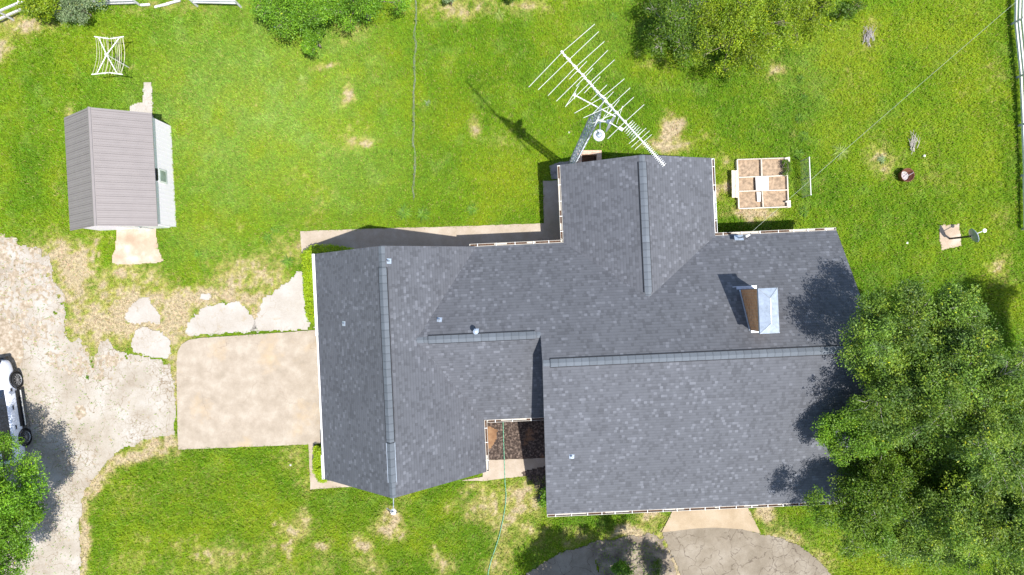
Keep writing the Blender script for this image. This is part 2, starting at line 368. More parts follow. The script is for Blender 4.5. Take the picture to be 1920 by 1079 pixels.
# colour fields of the lawn
DRY = [(1262, 1035, 14, 40, 1.6), (1275, 1075, 12, 30, 1.5), (282, 612, 44, 9, 1.7), (330, 600, 26, 46, 1.5), (225, 600, 26, 36, 1.5), (265, 585, 60, 40, 1.1), (180, 610, 50, 40, 1.2), (140, 520, 30, 50, 1.3), (400, 560, 90, 14, 1.3), (480, 585, 12, 26, 1.2), (325, 690, 10, 80, .7), (110, 480, 30, 22, 1.4), (250, 858, 50, 10, 1.3), (178, 905, 12, 30, 1.3), (156, 1010, 8, 90, 1.4), (300, 828, 40, 10, 1.3), (40, 48, 60, 22, .9), (8, 90, 22, 28, .8), (310, 14, 90, 12, .6), (560, 20, 200, 14, .3), (655, 60, 40, 22, .5), (610, 125, 22, 9, .95), (648, 178, 11, 24, 1.1), (672, 264, 26, 12, 1.0), (632, 265, 34, 26, .45), (563, 160, 16, 16, .4),
       (690, 145, 25, 10, .3), (600, 350, 28, 30, .35), (860, 20, 90, 22, .65), (985, 8, 40, 14, .8), (892, 236, 14, 24, .7), (950, 255, 50, 45, .35), (960, 20, 60, 16, .5),
       (1258, 240, 19, 20, 1.5), (1252, 272, 40, 16, 1.0), (1230, 280, 22, 12, .8), (1448, 132, 20, 16, .8), (1480, 250, 10, 14, .4), (1625, 72, 18, 26, .7), (1650, 300, 34, 32, .75), (1628, 250, 24, 16, .4), (1770, 330, 60, 30, .35), (1740, 305, 30, 20, .3),
       (1860, 140, 30, 60, .35), (1880, 510, 26, 34, .55), (1890, 420, 20, 40, .3), (1365, 350, 22, 40, .6), (1410, 398, 46, 14, 1.15), (1358, 310, 14, 22, .5), (1372, 400, 22, 12, .6), (1342, 320, 10, 80, .4),
       (95, 470, 60, 30, .9), (130, 520, 40, 50, 1.0), (180, 560, 60, 50, .85), (240, 520, 70, 26, .8), (320, 590, 60, 40, 1.0), (200, 620, 60, 40, .85), (300, 560, 60, 30, .8), (440, 540, 60, 26, .9), (500, 520, 40, 34, .9), (540, 470, 50, 36, .6), (470, 505, 70, 34, .75), (340, 640, 40, 40, .8), (590, 400, 30, 50, .35), (240, 610, 80, 50, .8), (360, 575, 30, 30, .7),
       (128, 205, 16, 12, .6), (110, 350, 12, 40, .45), (160, 450, 60, 14, .4), (178, 452, 8, 5, 1.1), (176, 474, 5, 7, 1.3), (160, 480, 4, 7, 1.3), (250, 130, 8, 8, .6), (150, 500, 14, 20, .6),
       (160, 1000, 12, 110, .95), (165, 930, 18, 30, .9), (190, 890, 26, 22, 1.0), (235, 860, 40, 16, .9), (300, 838, 50, 14, 1.0), (330, 700, 9, 160, .3), (240, 930, 60, 40, .35), (380, 900, 60, 40, .25), (400, 1050, 80, 40, .5), (250, 1060, 60, 40, .4),
       (548, 850, 30, 34, .6), (575, 905, 22, 30, .5), (570, 975, 22, 20, .7), (555, 1000, 40, 22, .8), (604, 1028, 14, 8, .9), (520, 1060, 50, 30, .6), (440, 1040, 50, 30, .6), (610, 1060, 30, 30, .6),
       (737, 968, 22, 20, .9), (725, 990, 28, 14, .9), (750, 1000, 16, 14, .8), (680, 1030, 20, 24, .95), (700, 1058, 22, 20, .85), (812, 1028, 7, 6, .9), (830, 1055, 26, 18, .8), (900, 950, 44, 30, .85), (905, 915, 50, 16, .6), (975, 930, 46, 44, .95), (940, 1000, 26, 60, .7), (985, 1000, 50, 26, .6), (760, 935, 20, 14, .6), (925, 1060, 28, 26, .8),
       (1060, 1005, 90, 16, .5), (1225, 968, 26, 14, 1.1), (1200, 1000, 60, 14, 1.2), (1440, 962, 20, 22, 1.2), (1470, 1005, 40, 16, .8), (1540, 1050, 30, 26, .8), (1560, 1020, 50, 30, .3), (510, 1020, 14, 40, .5)]
LUSH = [(640, 935, 70, 34, .9), (860, 1015, 60, 40, 1.0), (900, 1040, 50, 40, .8), (350, 930, 170, 80, .7), (600, 990, 200, 70, .7), (820, 925, 60, 22, .7), (760, 1060, 60, 30, .7), (420, 870, 80, 30, .5), (480, 860, 60, 30, .5), (400, 960, 60, 36, .5), (620, 975, 50, 26, .6),
        (1090, 972, 90, 24, 1.0), (1180, 975, 40, 20, .8), (1490, 975, 40, 36, 1.0), (1350, 200, 60, 90, .4), (330, 545, 40, 28, .5), (500, 200, 30, 30, 0), (1500, 280, 10, 150, .9), (1480, 200, 40, 120, .4), (1330, 100, 120, 70, .6), (1900, 200, 18, 220, .9), (1690, 560, 140, 60, .7), (1580, 500, 40, 80, .35), (1850, 570, 60, 60, .5),
        (300, 330, 60, 140, .3), (60, 330, 50, 90, .35), (80, 120, 60, 80, .35), (820, 230, 40, 110, .45), (1420, 420, 80, 16, .6), (1560, 450, 60, 90, .3), (700, 120, 40, 60, .2), (960, 100, 60, 60, .3), (1400, 290, 60, 10, .5), (1160, 200, 100, 60, .4), (880, 120, 90, 60, .35), (1700, 480, 120, 60, .3), (1780, 1050, 200, 60, .5), (1750, 850, 160, 160, .6)]
PALE = [(470, 200, 150, 130, .5), (560, 300, 160, 90, .35), (620, 110, 100, 60, .35), (380, 210, 90, 90, .45), (450, 250, 110, 60, .5), (560, 120, 80, 60, .4), (560, 250, 80, 50, .4), (620, 200, 60, 60, .3), (470, 140, 70, 50, .3), (540, 330, 120, 60, .3), (420, 350, 60, 60, .3), (380, 450, 60, 40, .35), (700, 340, 50, 60, .25), (330, 130, 50, 30, .35), (360, 60, 90, 30, .2), (1520, 140, 70, 60, .25), (1560, 90, 60, 30, .3), (1130, 60, 60, 60, .15)]
YEL = [(950, 330, 45, 40, 1.0), (930, 360, 40, 30, .7), (905, 300, 30, 30, .4), (1700, 260, 120, 60, .35), (1800, 120, 80, 120, .45), (1600, 80, 80, 70, .5), (1820, 300, 80, 140, .3), (590, 410, 20, 20, .5), (1640, 1060, 80, 24, .9), (600, 1000, 200, 60, .3), (350, 950, 160, 90, .3), (1880, 560, 50, 30, .7), (40, 60, 60, 40, .4), (700, 420, 120, 20, .3), (490, 280, 30, 30, .4)]
def field(px, py, L, wob=16):
    sh = np.shape(px); out = np.zeros(sh)
    wx = (fbm(px / 26, py / 26, 3) - .5) * 2 * wob; wy = (fbm(px / 26, py / 26, 9) - .5) * 2 * wob
    x, y = px + wx, py + wy
    for (cx, cy, rx, ry, s) in L:
        d = ((x - cx) / (rx * 1.25)) ** 2 + ((y - cy) / (ry * 1.25)) ** 2
        out = np.maximum(out, s * np.exp(-d * 1.1)) + .25 * s * np.exp(-d * 1.1) * (out < s)
    return out
GRN = np.array((.180, .325, .007)); LSH = np.array((.098, .222, .005)); PLE = np.array((.28, .42, .075))
YLW = np.array((.27, .365, .010)); DRC = np.array((.36, .31, .10)); BAR = np.array((.43, .35, .215))
def lawn(px, py):
    d = field(px, py, DRY); lu = field(px, py, LUSH, 20); pa = field(px, py, PALE, 20); ye = field(px, py, YEL)
    n1 = fbm(px / 60, py / 60, 21); n2 = fbm(px / 16, py / 16, 31); n3 = fbm(px / 6, py / 6, 41, 3)
    d = d * (.45 + .95 * n2) + .5 * sstep(.60, .80, n1) * sstep(.5, .7, n2)
    d = d + .5 * (n3 - .48) * 2 * (d > .15)
    lu = np.clip(lu + .35 * sstep(.5, .3, n1) + .35 * sstep(.52, .3, n2) + .3 * sstep(1300, 1500, px) * sstep(.4, .6, fbm(px / 50, py / 50, 58)), 0, 1.1)
    ye = np.clip(ye + .5 * sstep(.45, .72, n1) + .35 * sstep(.5, .75, fbm(px / 34, py / 34, 55)), 0, 1); pa = pa + .3 * sstep(.55, .75, fbm(px / 24, py / 24, 57))
    def mx(c, k, t): return c * (1 - t[..., None]) + k * t[..., None]
    c = np.broadcast_to(GRN, np.shape(px) + (3,)).copy()
    c = mx(c, LSH, np.clip(lu, 0, 1) * .75); c = mx(c, PLE, np.clip(pa, 0, 1)); c = mx(c, YLW, ye * .8)
    c = mx(c, DRC, sstep(.28, .95, d) * .85); c = mx(c, BAR, sstep(.8, 1.15, d))
    return c, d, lu

# ------------------------------------------------------------------ ground
def axis(a, b, st, far):
    fine = np.arange(a, b + 1e-6, st); out = [far, 250, 150, 90, 60, 45]
    lo = [-x for x in out if -x < a - 1]; hi = [x for x in out[::-1] if x > b + 1]
    return np.concatenate([lo, fine, hi])
gx = axis(-30, 30, .125, 600); gy = axis(-19, 19, .125, 600)
X, Y = np.meshgrid(gx, gy); PX, PY = 960 + X * 40, 539.5 - Y * 40
c, d, lu = lawn(PX, PY)
soilc = np.array((.16, .14, .06)); t = sstep(.3, .8, d)[..., None]
gc = (c * np.array((.56, .52, .6)) * (1 - t) + c * .85 * t)
Z = (fbm(X / 2, Y / 2, 77) - .5) * .03; far = (np.abs(X) > 31) | (np.abs(Y) > 20); Z[far] = -.02
Z = Z - .018
V = np.stack([X, Y, Z], -1).reshape(-1, 3); ny, nx = X.shape
idx = np.arange(ny * nx).reshape(ny, nx)
F = np.stack([idx[:-1, :-1], idx[:-1, 1:], idx[1:, 1:], idx[1:, :-1]], -1).reshape(-1, 4)
tag(fmesh('ground', V, F, 'ground', col=gc.reshape(-1, 3), smooth=True), 'uneven lawn soil under the grass round the house', None, None, 'structure')

def sheet(name, key, mat, z, amp=3, ns=14, res=.06, label=None, holes=None, crown=0):
    poly = G[key]; xs = [p[0] for p in poly]; ys = [p[1] for p in poly]
    st = res * 40; ax = np.arange(max(min(xs) - 8, -130), min(max(xs) + 8, 2050), st); ay = np.arange(max(min(ys) - 8, -90), min(max(ys) + 8, 1220), st)
    x, y = np.meshgrid(ax, ay)
    s = sd(x, y, poly) + (fbm(x / ns, y / ns, 5) - .5) * 2 * amp + (fbm(x / 5, y / 5, 15) - .5) * amp * .9
    if holes is not None: s = np.minimum(s, holes(x, y))
    ins = s > 0; k = ins[:-1, :-1] & ins[:-1, 1:] & ins[1:, 1:] & ins[1:, :-1]
    ny, nx = x.shape; idx = np.arange(ny * nx).reshape(ny, nx)
    F = np.stack([idx[1:, :-1], idx[1:, 1:], idx[:-1, 1:], idx[:-1, :-1]], -1)[k]
    zz = z + (fbm(x / 80, y / 80, 51) - .5) * .006
    V = np.stack([(x - 960) / 40, -(y - 539.5) / 40, zz], -1).reshape(-1, 3)
    u, inv = np.unique(F, return_inverse=True)
    o = fmesh(name, V[u], inv.reshape(F.shape), mat, smooth=True); return tag(o, label, None, None, 'structure')
def slab(name, key, mat, z1, label):
    poly = G[key]; m = MB(); pts = []
    n = len(poly)
    for i in range(n):
        a, b = Vector(poly[i]), Vector(poly[(i + 1) % n]); L = (b - a).length; k = max(1, int(L / 8))
        for j in range(k):
            q = a + (b - a) * (j / k); q += Vector((R.uniform(-.5, .5), R.uniform(-.5, .5))) * (1 if j else .3)
            pts.append(((q.x - 960) / 40, -(q.y - 539.5) / 40))
    m.prism(pts[::-1], -.12, z1); return tag(m.build(name, mat), label, None, None, 'structure')
def dholes(x, y):                         # grass and dirt eat into the driveway along its upper edge
    xr, yr = x * .83 + y * .56, y * .83 - x * .56
    f = fbm(xr / 13, yr / 13, 61, 4) - .5; s = sd(x, y, G['drive']); edge = sstep(760, 600, y)
    return np.where(s < 45, 200 * (f + .20 + s * .012 - .08 * edge), 99)
sheet('driveway', 'drive', 'drive', .012, 5, 14, .05, 'pale cracked driveway along the left', dholes)
G['gravel_u'] = [(-60, 440), (20, 446), (88, 476), (104, 540), (128, 560), (124, 640), (190, 660), (250, 680), (200, 720), (90, 690), (60, 640), (-60, 600)]
def fleck(x, y):
    xr, yr = x * .77 + y * .63, y * .77 - x * .63
    return 60 * (fbm(xr / 6, yr / 6, 81, 3) - .57 + .18 * sstep(.42, .62, fbm(xr / 45, yr / 45, 83)))
sheet('gravel', 'gravel_u', 'gravel', .019, 14, 20, .05, 'brown gravel flecks where the upper driveway has crumbled', fleck)
G['gravel_s'] = [(141, 762), (156, 758), (164, 766), (162, 782), (148, 790), (139, 782)]
sheet('gravel', 'gravel_s', 'gravel', .02, 4, 8, .05, 'small brown worn spot in the pale driveway')
sheet('gravel', 'gravel_l', 'gravel', .023, 7, 20, .06, 'brown worn gravel beside the parked car')
for k, nm in (('patch_a', 'small rounded triangular pale concrete patch'), ('patch_b', 'rounded pale concrete patch at the driveway edge'), ('patch_c', 'long pale concrete patch above the parking pad'), ('patch_d', 'pale broken concrete patch beside the hedge'), ('patch_e', 'tiny pale concrete scrap in dry grass')):
    sheet('pavement', k, 'drivepatch', .021, 7, 11, .045, nm)
slab('parking_pad', 'pad', 'pad', .05, 'large rounded concrete parking pad before the garage')
slab('path', 'path_n', 'path', .045, 'concrete path along the back wall')
slab('concrete_slab', 'slab_tower', 'oldpath', .03, 'grey slab at the foot of the antenna tower')
slab('path', 'path_w', 'path', .04, 'narrow concrete edging path by the small hedge')
slab('path', 'path_s', 'path', .045, 'front concrete walk below the mulch bed')
sheet('mulch_bed', 'mulch', 'mulch', .02, 1, 20, .07, 'dark mulch bed in the courtyard')
slab('front_pad', 'frontpad', 'frontpad', .05, 'tan concrete pad at the front of the house')
sheet('front_driveway', 'asph_r', 'asphalt', .016, 3, 14, .06, 'cracked grey front driveway')
sheet('front_driveway', 'asph_l', 'asphalt', .016, 3, 14, .06, 'shaded grey driveway piece at the bottom')
G['mulch_b'] = [(974, 888), (990, 878), (1012, 875), (1040, 872), (1040, 905), (1005, 925), (996, 905), (985, 893)]
G['dirt_b'] = [(908, 800), (922, 796), (934, 806), (930, 828), (922, 842), (908, 846)]
sheet('mulch_bed', 'mulch_b', 'mulch', .056, 4, 9, .06, 'spilled dark mulch on the front walk')
sheet('dirt', 'dirt_b', 'reddirt', .032, 4, 8, .06, 'bare orange brown soil at the left of the mulch bed')
sheet('dirt', 'dirt_s', 'dirt', .008, 8, 14, .06, 'bare dirt between the front driveway pieces')
sheet('concrete_slab', 'apron', 'apron', .03, 1.6, 12, .05, 'tan concrete apron before the shed')
sheet('path', 'shedpath', 'drivepatch', .028, 2.2, 8, .05, 'short pale path behind the shed')
sheet('concrete_slab', 'dishslab', 'apron', .028, 1.6, 10, .04, 'square pale slab under the ground dish')

# ------------------------------------------------------------------ grass blades
hard = ['pad', 'patch_a', 'patch_b', 'patch_c', 'patch_d', 'patch_e', 'path_n', 'slab_tower', 'path_w', 'path_s', 'mulch', 'frontpad', 'asph_r', 'asph_l', 'apron', 'shedpath', 'dishslab']
def grass(name, x0, x1, y0, y1, dens, label):
    n = int((x1 - x0) * (y1 - y0) / 1600 * dens)
    px = NR.uniform(x0, x1, n); py = NR.uniform(y0, y1, n)
    keep = ~inpoly(px, py, FOOT) & ~inpoly(px, py, SHEDF) & ~inpoly(px, py, BED)
    jx = px + NR.normal(0, 1.1, n); jy = py + NR.normal(0, 1.1, n)
    for k in hard: keep &= ~inpoly(jx, jy, G[k])
    s = sd(px, py, G['drive']) + (fbm(px / 14, py / 14, 5) - .5) * 10
    on = (s > 0) & (dholes(px, py) > 0); keep &= ~(on & (NR.random(n) > .03)) & ~inpoly(px, py, G['gravel_l'])
    keep &= ~(inpoly(px, py, G['dirt_s']) & (NR.random(n) > .22))
    px, py = px[keep], py[keep]
    c, d, lu = lawn(px, py); clump = fbm(px / 5.5, py / 5.5, 71, 3)
    keep = NR.random(len(px)) < np.clip(1.25 - .8 * sstep(.35, 1.1, d), .05, 1) * np.clip(.0 + 2.0 * clump, 0, 1)
    px, py, c, d, lu, clump = px[keep], py[keep], c[keep], d[keep], lu[keep], clump[keep]
    n = len(px); a = NR.uniform(0, 2 * np.pi, n) ; h = NR.uniform(.03, .10, n) * (.3 + 2.2 * clump ** 1.5) * (1 + .35 * np.clip(lu, 0, 1)) * (1 - .45 * sstep(.3, 1, d))
    L = NR.uniform(.045, .12, n) * (1 + .3 * np.clip(lu, 0, 1)); wd = NR.uniform(.006, .013, n)
    x = (px - 960) / 40; y = -(py - 539.5) / 40; dx, dy = np.cos(a), np.sin(a)
    b0 = np.stack([x - dy * wd, y + dx * wd, np.full(n, -.02)], 1); b1 = np.stack([x + dy * wd, y - dx * wd, np.full(n, -.02)], 1)
    m0 = np.stack([x + dx * L * .4 - dy * wd * .8, y + dy * L * .4 + dx * wd * .8, h], 1)
    m1 = np.stack([x + dx * L * .4 + dy * wd * .8, y + dy * L * .4 - dx * wd * .8, h], 1)
    tp = np.stack([x + dx * L, y + dy * L, h * NR.uniform(.55, 1.1, n)], 1)
    V = np.stack([b0, b1, m1, m0, tp], 1).reshape(-1, 3); i = np.arange(n) * 5
    F = np.concatenate([np.stack([i, i + 1, i + 2], 1), np.stack([i, i + 2, i + 3], 1), np.stack([i + 3, i + 2, i + 4], 1)])
    v = NR.uniform(.74, 1.28, n)[:, None]; tint = NR.normal(0, .09, n)
    c = c * v; c[:, 0] *= 1 + tint * 1.6; c[:, 2] *= 1 + tint
    dead = NR.random(n) < .045 + .12 * sstep(.15, .6, d); c[dead] = DRC * v[dead]
    c = np.clip(c * 1.12, 0, .85)
    tag(fmesh(name, V, F, 'blade', col=np.repeat(c, 5, 0)), label, None, None, 'stuff')
grass('grass', -60, 1980, -50, 1130, 560, 'bright green and yellowed lawn grass around the house')

# ------------------------------------------------------------------ leaves and trees
def leafcloud(cen, rad, npc, size, cols, up=.35, flat=.8):
    """cen (n,3) cluster centres, rad cluster radius, npc leaves each -> V, F, col"""
    n = len(cen) * npc; rad = np.broadcast_to(rad, (len(cen),))
    d = NR.normal(0, 1, (n, 3)); d /= np.linalg.norm(d, axis=1)[:, None] + 1e-9
    r = NR.random(n) ** .45
    p = np.repeat(cen, npc, 0) + d * (r * np.repeat(rad, npc))[:, None] * np.array((1, 1, flat))
    nv = NR.normal(0, 1, (n, 3)) + d * .5; nv[:, 2] += up * 3; nv /= np.linalg.norm(nv, axis=1)[:, None]
    t = np.cross(nv, NR.normal(0, 1, (n, 3))); t /= np.linalg.norm(t, axis=1)[:, None] + 1e-9; b = np.cross(nv, t)
    s = size * NR.uniform(.6, 1.35, n)[:, None]
    V = np.stack([p - t * s, p + b * s * .45, p + t * s, p - b * s * .45], 1)
    V[:, 1, 2] += s[:, 0] * .12; V[:, 3, 2] += s[:, 0] * .12
    i = np.arange(n) * 4; F = np.stack([i, i + 1, i + 2, i + 3], 1)
    cols = np.array(cols); base = cols[NR.integers(0, len(cols), len(cen))]
    c = np.repeat(base, npc, 0) * NR.uniform(.72, 1.3, n)[:, None]
    k = NR.random(n) < .014; c[k] = c[k] * np.array((2.6, 1.7, .7))
    return V.reshape(-1, 3), F, np.repeat(np.clip(c, 0, .8), 4, 0)
GREEN1 = [(.14, .24, .026), (.17, .275, .028), (.115, .21, .022), (.21, .30, .028), (.105, .185, .034)]
GREEN2 = [(.21, .31, .012), (.26, .34, .012), (.16, .26, .01)]
GREEN3 = [(.085, .17, .012), (.11, .205, .014), (.145, .23, .016)]
GREEN4 = [(.13, .28, .014), (.18, .34, .02), (.11, .24, .014)]
SAGE = [(.22, .30, .14), (.17, .25, .10), (.27, .34, .17)]
def tree(base, cz, rad, nb, ncl, npc, leaf, cols, label, off=(0, 0), name='tree', cat='tree', group=None, bark='bark', spread=.27, twigs=2, trunk=.16, clr=.34, low=-.45):
    """base: ground point (x, y); crown ellipsoid centred at base+off, height cz, radii rad"""
    global NR
    NR = np.random.default_rng(sum(ord(k) * (i + 3) for i, k in enumerate(label)))
    root = thing(name, (base[0], base[1], 0), label, cat, group)
    cc = np.array((base[0] + off[0], base[1] + off[1], cz)); rad = np.array(rad)
    bp = []
    while len(bp) < nb:
        q = NR.normal(0, 1, 3); q /= np.linalg.norm(q)
        if q[2] < low: continue
        q = q * NR.uniform(.08, 1.0) ** .5
        if all(np.linalg.norm((q - o)) > .55 / nb ** .42 for o in bp): bp.append(q)
        elif R.random() < .02: bp.append(q)
    bp = np.array(bp); bw = cc + bp * rad
    cl = []; own = []
    for i in range(nb):
        k = NR.normal(0, 1, (ncl, 3)); k /= np.linalg.norm(k, axis=1)[:, None]
        k *= NR.random(ncl)[:, None] ** .4 * spread * rad.mean() * NR.uniform(.7, 1.25)
        k[:, 2] *= .6; cl.append(bw[i] + k); own += [i] * ncl
    nf = nb * ncl // 5; k = NR.normal(0, 1, (nf, 3)); k /= np.linalg.norm(k, axis=1)[:, None]; k[:, 2] = np.abs(k[:, 2]); k *= NR.random(nf)[:, None] ** .5 * .6
    cl.append(cc + k * rad); cl = np.concatenate(cl); shade_ = NR.uniform(.78, 1.2, nb); shc = np.concatenate([np.repeat(shade_, ncl), np.ones(nf)]); cl[:, 2] = np.maximum(cl[:, 2], .25)
    V, F, c = leafcloud(cl, clr * NR.uniform(.6, 1.25, len(cl)), npc, leaf, cols)
    c = c * np.repeat(shc, npc * 4)[:, None]
    fmesh('crown', V, F, 'leaf', root, c)
    m = MB(); fork = Vector((base[0] + off[0] * .5, base[1] + off[1] * .5, max(.5, cz - rad[2] * .75)))
    m.poly([Vector((base[0], base[1], -.1)), Vector((base[0] + off[0] * .1 + .05, base[1] + off[1] * .1, fork.z * .5)), fork], trunk, trunk * .7, 8)
    m.build('trunk', bark, root, True)
    m = MB()
    for i in range(nb):
        e = Vector(bw[i]); mid = fork.lerp(e, .5) + Vector((R.uniform(-.2, .2), R.uniform(-.2, .2), -.1 * rad[2]))
        m.poly([fork, fork.lerp(mid, .6), mid, e], trunk * .26, .01, 5)
        for j in range(twigs * 3):
            tgt = Vector(cl[i * ncl + R.randrange(ncl)]); m.poly([mid.lerp(e, R.uniform(.3, 1)), tgt.lerp(e, .4) + Vector((0, 0, .06)), tgt + (tgt - e) * .15], .010, .004, 4)
    m.build('branch', bark, root, True)
    return root
def g2(px, py): q = P(px, py); return (q.x, q.y)
def at(px, py, z): q = P(px, py, z); return (q.x, q.y)
gr = 'trees on the right side of the house'
big = [(at(1728, 676, 7.1), 6.6, (3.0, 2.75, 1.9), 44, 24, 84, .044, GREEN1, 'tall broad tree whose leaves overhang the roof beside the ridge', 'palebark'),
       (at(1890, 765, 7.8), 7.3, (3.0, 3.0, 1.9), 40, 24, 80, .044, GREEN1, 'leafy tree at the right edge, level with the front roof', 'palebark'),
       (at(1618, 812, 6.0), 5.5, (1.35, 1.3, .9), 18, 16, 66, .044, [(.115, .24, .014), (.15, .27, .018)], 'small bright green tree touching the roof verge', 'bark'),
       (at(1745, 890, 4.4), 3.9, (3.1, 2.5, 1.1), 46, 22, 66, .044, GREEN3, 'middle tree in the shade of the taller crowns', 'palebark'),
       (at(1888, 990, 6.6), 6.0, (2.7, 2.5, 1.7), 34, 22, 80, .044, GREEN1, 'leafy tree in the lower right corner', 'palebark'),
       (at(1640, 958, 5.8), 5.2, (2.2, 1.8, 1.0), 30, 18, 60, .042, GREEN3, 'low sparse tree beside the front corner of the house', 'palebark'),
       (at(1745, 1015, 4.8), 4.3, (2.2, 1.5, 1.1), 24, 18, 60, .042, GREEN1, 'low tree at the bottom edge right of the front driveway', 'palebark')]
for (b, cz, rad, nb, ncl, npc, lf, cols, lab, bk) in big:
    tree(b, cz, rad, nb, ncl, npc, lf, cols, lab, group=gr, bark=bk)
tree(g2(62, 952), 3.7, (2.4, 3.1, 1.7), 48, 26, 64, .046, GREEN4, 'bright green tree in the lower left over the parked car', off=(.55, 1.0))
tree((23.6, -3.1), 7.6, (3.3, 1.7, 1.3), 30, 18, 50, .055, GREEN1, 'tree beyond the right edge shading the side lawn', bark='palebark')
# hedgerow along the top edge
gt = 'trees and bushes along the top fence'
tree(at(550, 12, 2.6), 2.6, (1.9, 1.25, .8), 22, 16, 30, .045, GREEN4, 'drooping bright green tree left of the two at the top', group=gt, low=-.6)
tree(at(584, 68, 1.5), 1.5, (.40, 1.0, .5), 12, 12, 34, .042, GREEN4, 'narrow hanging bough of leaves reaching down into the lawn', group=gt, low=-.9, trunk=.05, clr=.22, name='bush', cat='bush')
tree(at(672, -4, 2.3), 2.3, (2.0, 1.15, .8), 20, 16, 30, .045, GREEN4, 'rounded green tree at the top beside the wire fence', group=gt, low=-.6)
tree(at(72, 4, 1.6), 1.6, (.9, .95, .8), 12, 14, 30, .05, GREEN2, 'yellow green bush between rail fence and grey bush', name='bush', cat='bush', group=gt, trunk=.06)
tree(at(143, 12, 1.1), 1.1, (1.05, .6, .7), 14, 14, 30, .04, SAGE, 'grey green sage bush at the top left', name='bush', cat='bush', group=gt, trunk=.05)
tree(g2(215, 2), .9, (.5, .4, .5), 6, 10, 24, .045, GREEN2, 'small yellow green bush by the broken fence', name='bush', cat='bush', group=gt, trunk=.05)
tree(g2(846, 10), .7, (.25, .3, .4), 4, 8, 20, .045, SAGE, 'tiny blue green bush alone at the top', name='bush', cat='bush', group=gt, trunk=.03, clr=.16)
tree(g2(955, 4), .6, (.3, .25, .3), 4, 8, 20, .045, GREEN3, 'tiny dark bush at the top right of the tan soil', name='bush', cat='bush', group=gt, trunk=.03, clr=.16)
tree(at(1275, 42, 1.9), 1.9, (1.5, 2.0, .9), 26, 18, 32, .042, GREEN3, 'dark green tree with dead grey twigs at the top', group=gt, low=-.7, bark='palebark', twigs=4)
tree(at(1390, 55, 2.2), 2.2, (2.4, 2.1, .9), 34, 18, 34, .042, GREEN2, 'wide loose green tree at the top right of the antenna', group=gt, low=-.6)
tree(at(1490, 22, 1.6), 1.6, (1.9, 1.5, .8), 22, 14, 36, .042, GREEN2, 'low scrubby green tree right of the wide one', group=gt, low=-.6)
tree(at(1580, 22, .7), .7, (1.0, .6, .5), 10, 10, 22, .045, GREEN3, 'scrubby dark bush right of the hedgerow', name='bush', cat='bush', group=gt, trunk=.04, clr=.22)
# off-frame tree whose shade falls on the front lawn
tree((5.2, -14.4), 5.6, (3.3, 2.5, 1.3), 44, 18, 44, .08, GREEN1, 'tree just below the bottom edge shading the front lawn')
tree(g2(1160, 1058), .42, (.65, .42, .3), 9, 9, 20, .045, GREEN4, 'small leafy shrub between the front driveway pieces', name='shrub', cat='shrub', trunk=.03, clr=.2)
tree(g2(1228, 1058), .3, (.4, .35, .2), 6, 7, 14, .04, GREEN3, 'sparse brownish weed shrub left of the cracked driveway', name='shrub', cat='shrub', trunk=.02, clr=.2)
tree(g2(1030, 928), .55, (.4, .5, .4), 7, 9, 22, .045, GREEN4, 'green shrub tucked under the front roof corner', name='shrub', cat='shrub', trunk=.03, clr=.2)

def hedge(poly, h, n, cols, label):
    xs = [p[0] for p in poly]; ys = [p[1] for p in poly]
    px = NR.uniform(min(xs), max(xs), n * 3); py = NR.uniform(min(ys), max(ys), n * 3)
    s = sd(px, py, poly); k = s > 1; px, py, s = px[k][:n], py[k][:n], s[k][:n]
    top = h * np.clip(.55 + s / 10 * .45, 0, 1) * (1 + .12 * (fbm(px / 10, py / 10, 3) - .5))
    z = top * np.where(NR.random(len(px)) < .6, 1, NR.uniform(.1, 1, len(px)))
    q = P(sum(xs) / len(xs), sum(ys) / len(ys)); root = thing('hedge', (q.x, q.y, 0), label, 'hedge', 'hedges against the house')
    V, F, c = leafcloud(np.stack([(px - 960) / 40, -(py - 539.5) / 40, z], 1), .09, 22, .03, cols)
    fmesh('foliage', V, F, 'leaf', root, c)
    m = MB()
    k = np.argsort(py)[::max(1, len(py) // 14)]; m.poly([((px[i] - 960) / 40, -(py[i] - 539.5) / 40, .3 * h) for i in k], .02, .015, 6)
    m.build('stem', 'bark', root)
HG = [(.33, .47, .012), (.29, .43, .012), (.38, .50, .014)]
hedge([(572, 478), (580, 466), (596, 461), (630, 460), (668, 468), (668, 480), (612, 482), (612, 606), (592, 605), (580, 596), (576, 560), (574, 520)], .75, 1500, HG, 'yellow green hedge wrapping the back left corner')
hedge([(592, 834), (614, 832), (616, 900), (603, 900), (592, 880)], .7, 420, HG, 'short green hedge at the front left corner')

def weed(px, py, r, n, cols, label, grp='weed clumps in the lawn'):
    q = P(px, py); a = NR.uniform(0, 2 * np.pi, n); L = r * NR.uniform(.5, 1.1, n); wd = .012; h = NR.uniform(.05, .16, n)
    dx, dy = np.cos(a), np.sin(a); o = NR.normal(0, .03, (n, 2)); x, y = q.x + o[:, 0], q.y + o[:, 1]
    V = np.stack([np.stack([x - dy * wd, y + dx * wd, 0 * x], 1), np.stack([x + dy * wd, y - dx * wd, 0 * x], 1),
                  np.stack([x + dx * L * .5 + dy * wd, y + dy * L * .5 - dx * wd, h], 1), np.stack([x + dx * L * .5 - dy * wd, y + dy * L * .5 + dx * wd, h], 1),
                  np.stack([x + dx * L, y + dy * L, h * .35], 1)], 1).reshape(-1, 3); i = np.arange(n) * 5
    F = np.concatenate([np.stack([i, i + 1, i + 2], 1), np.stack([i, i + 2, i + 3], 1), np.stack([i + 3, i + 2, i + 4], 1)])
    c = np.array(cols)[NR.integers(0, len(cols), n)] * NR.uniform(.7, 1.3, n)[:, None]
    tag(fmesh('weed', V, F, 'blade', col=np.repeat(c, 5, 0)), label, 'weed', grp)
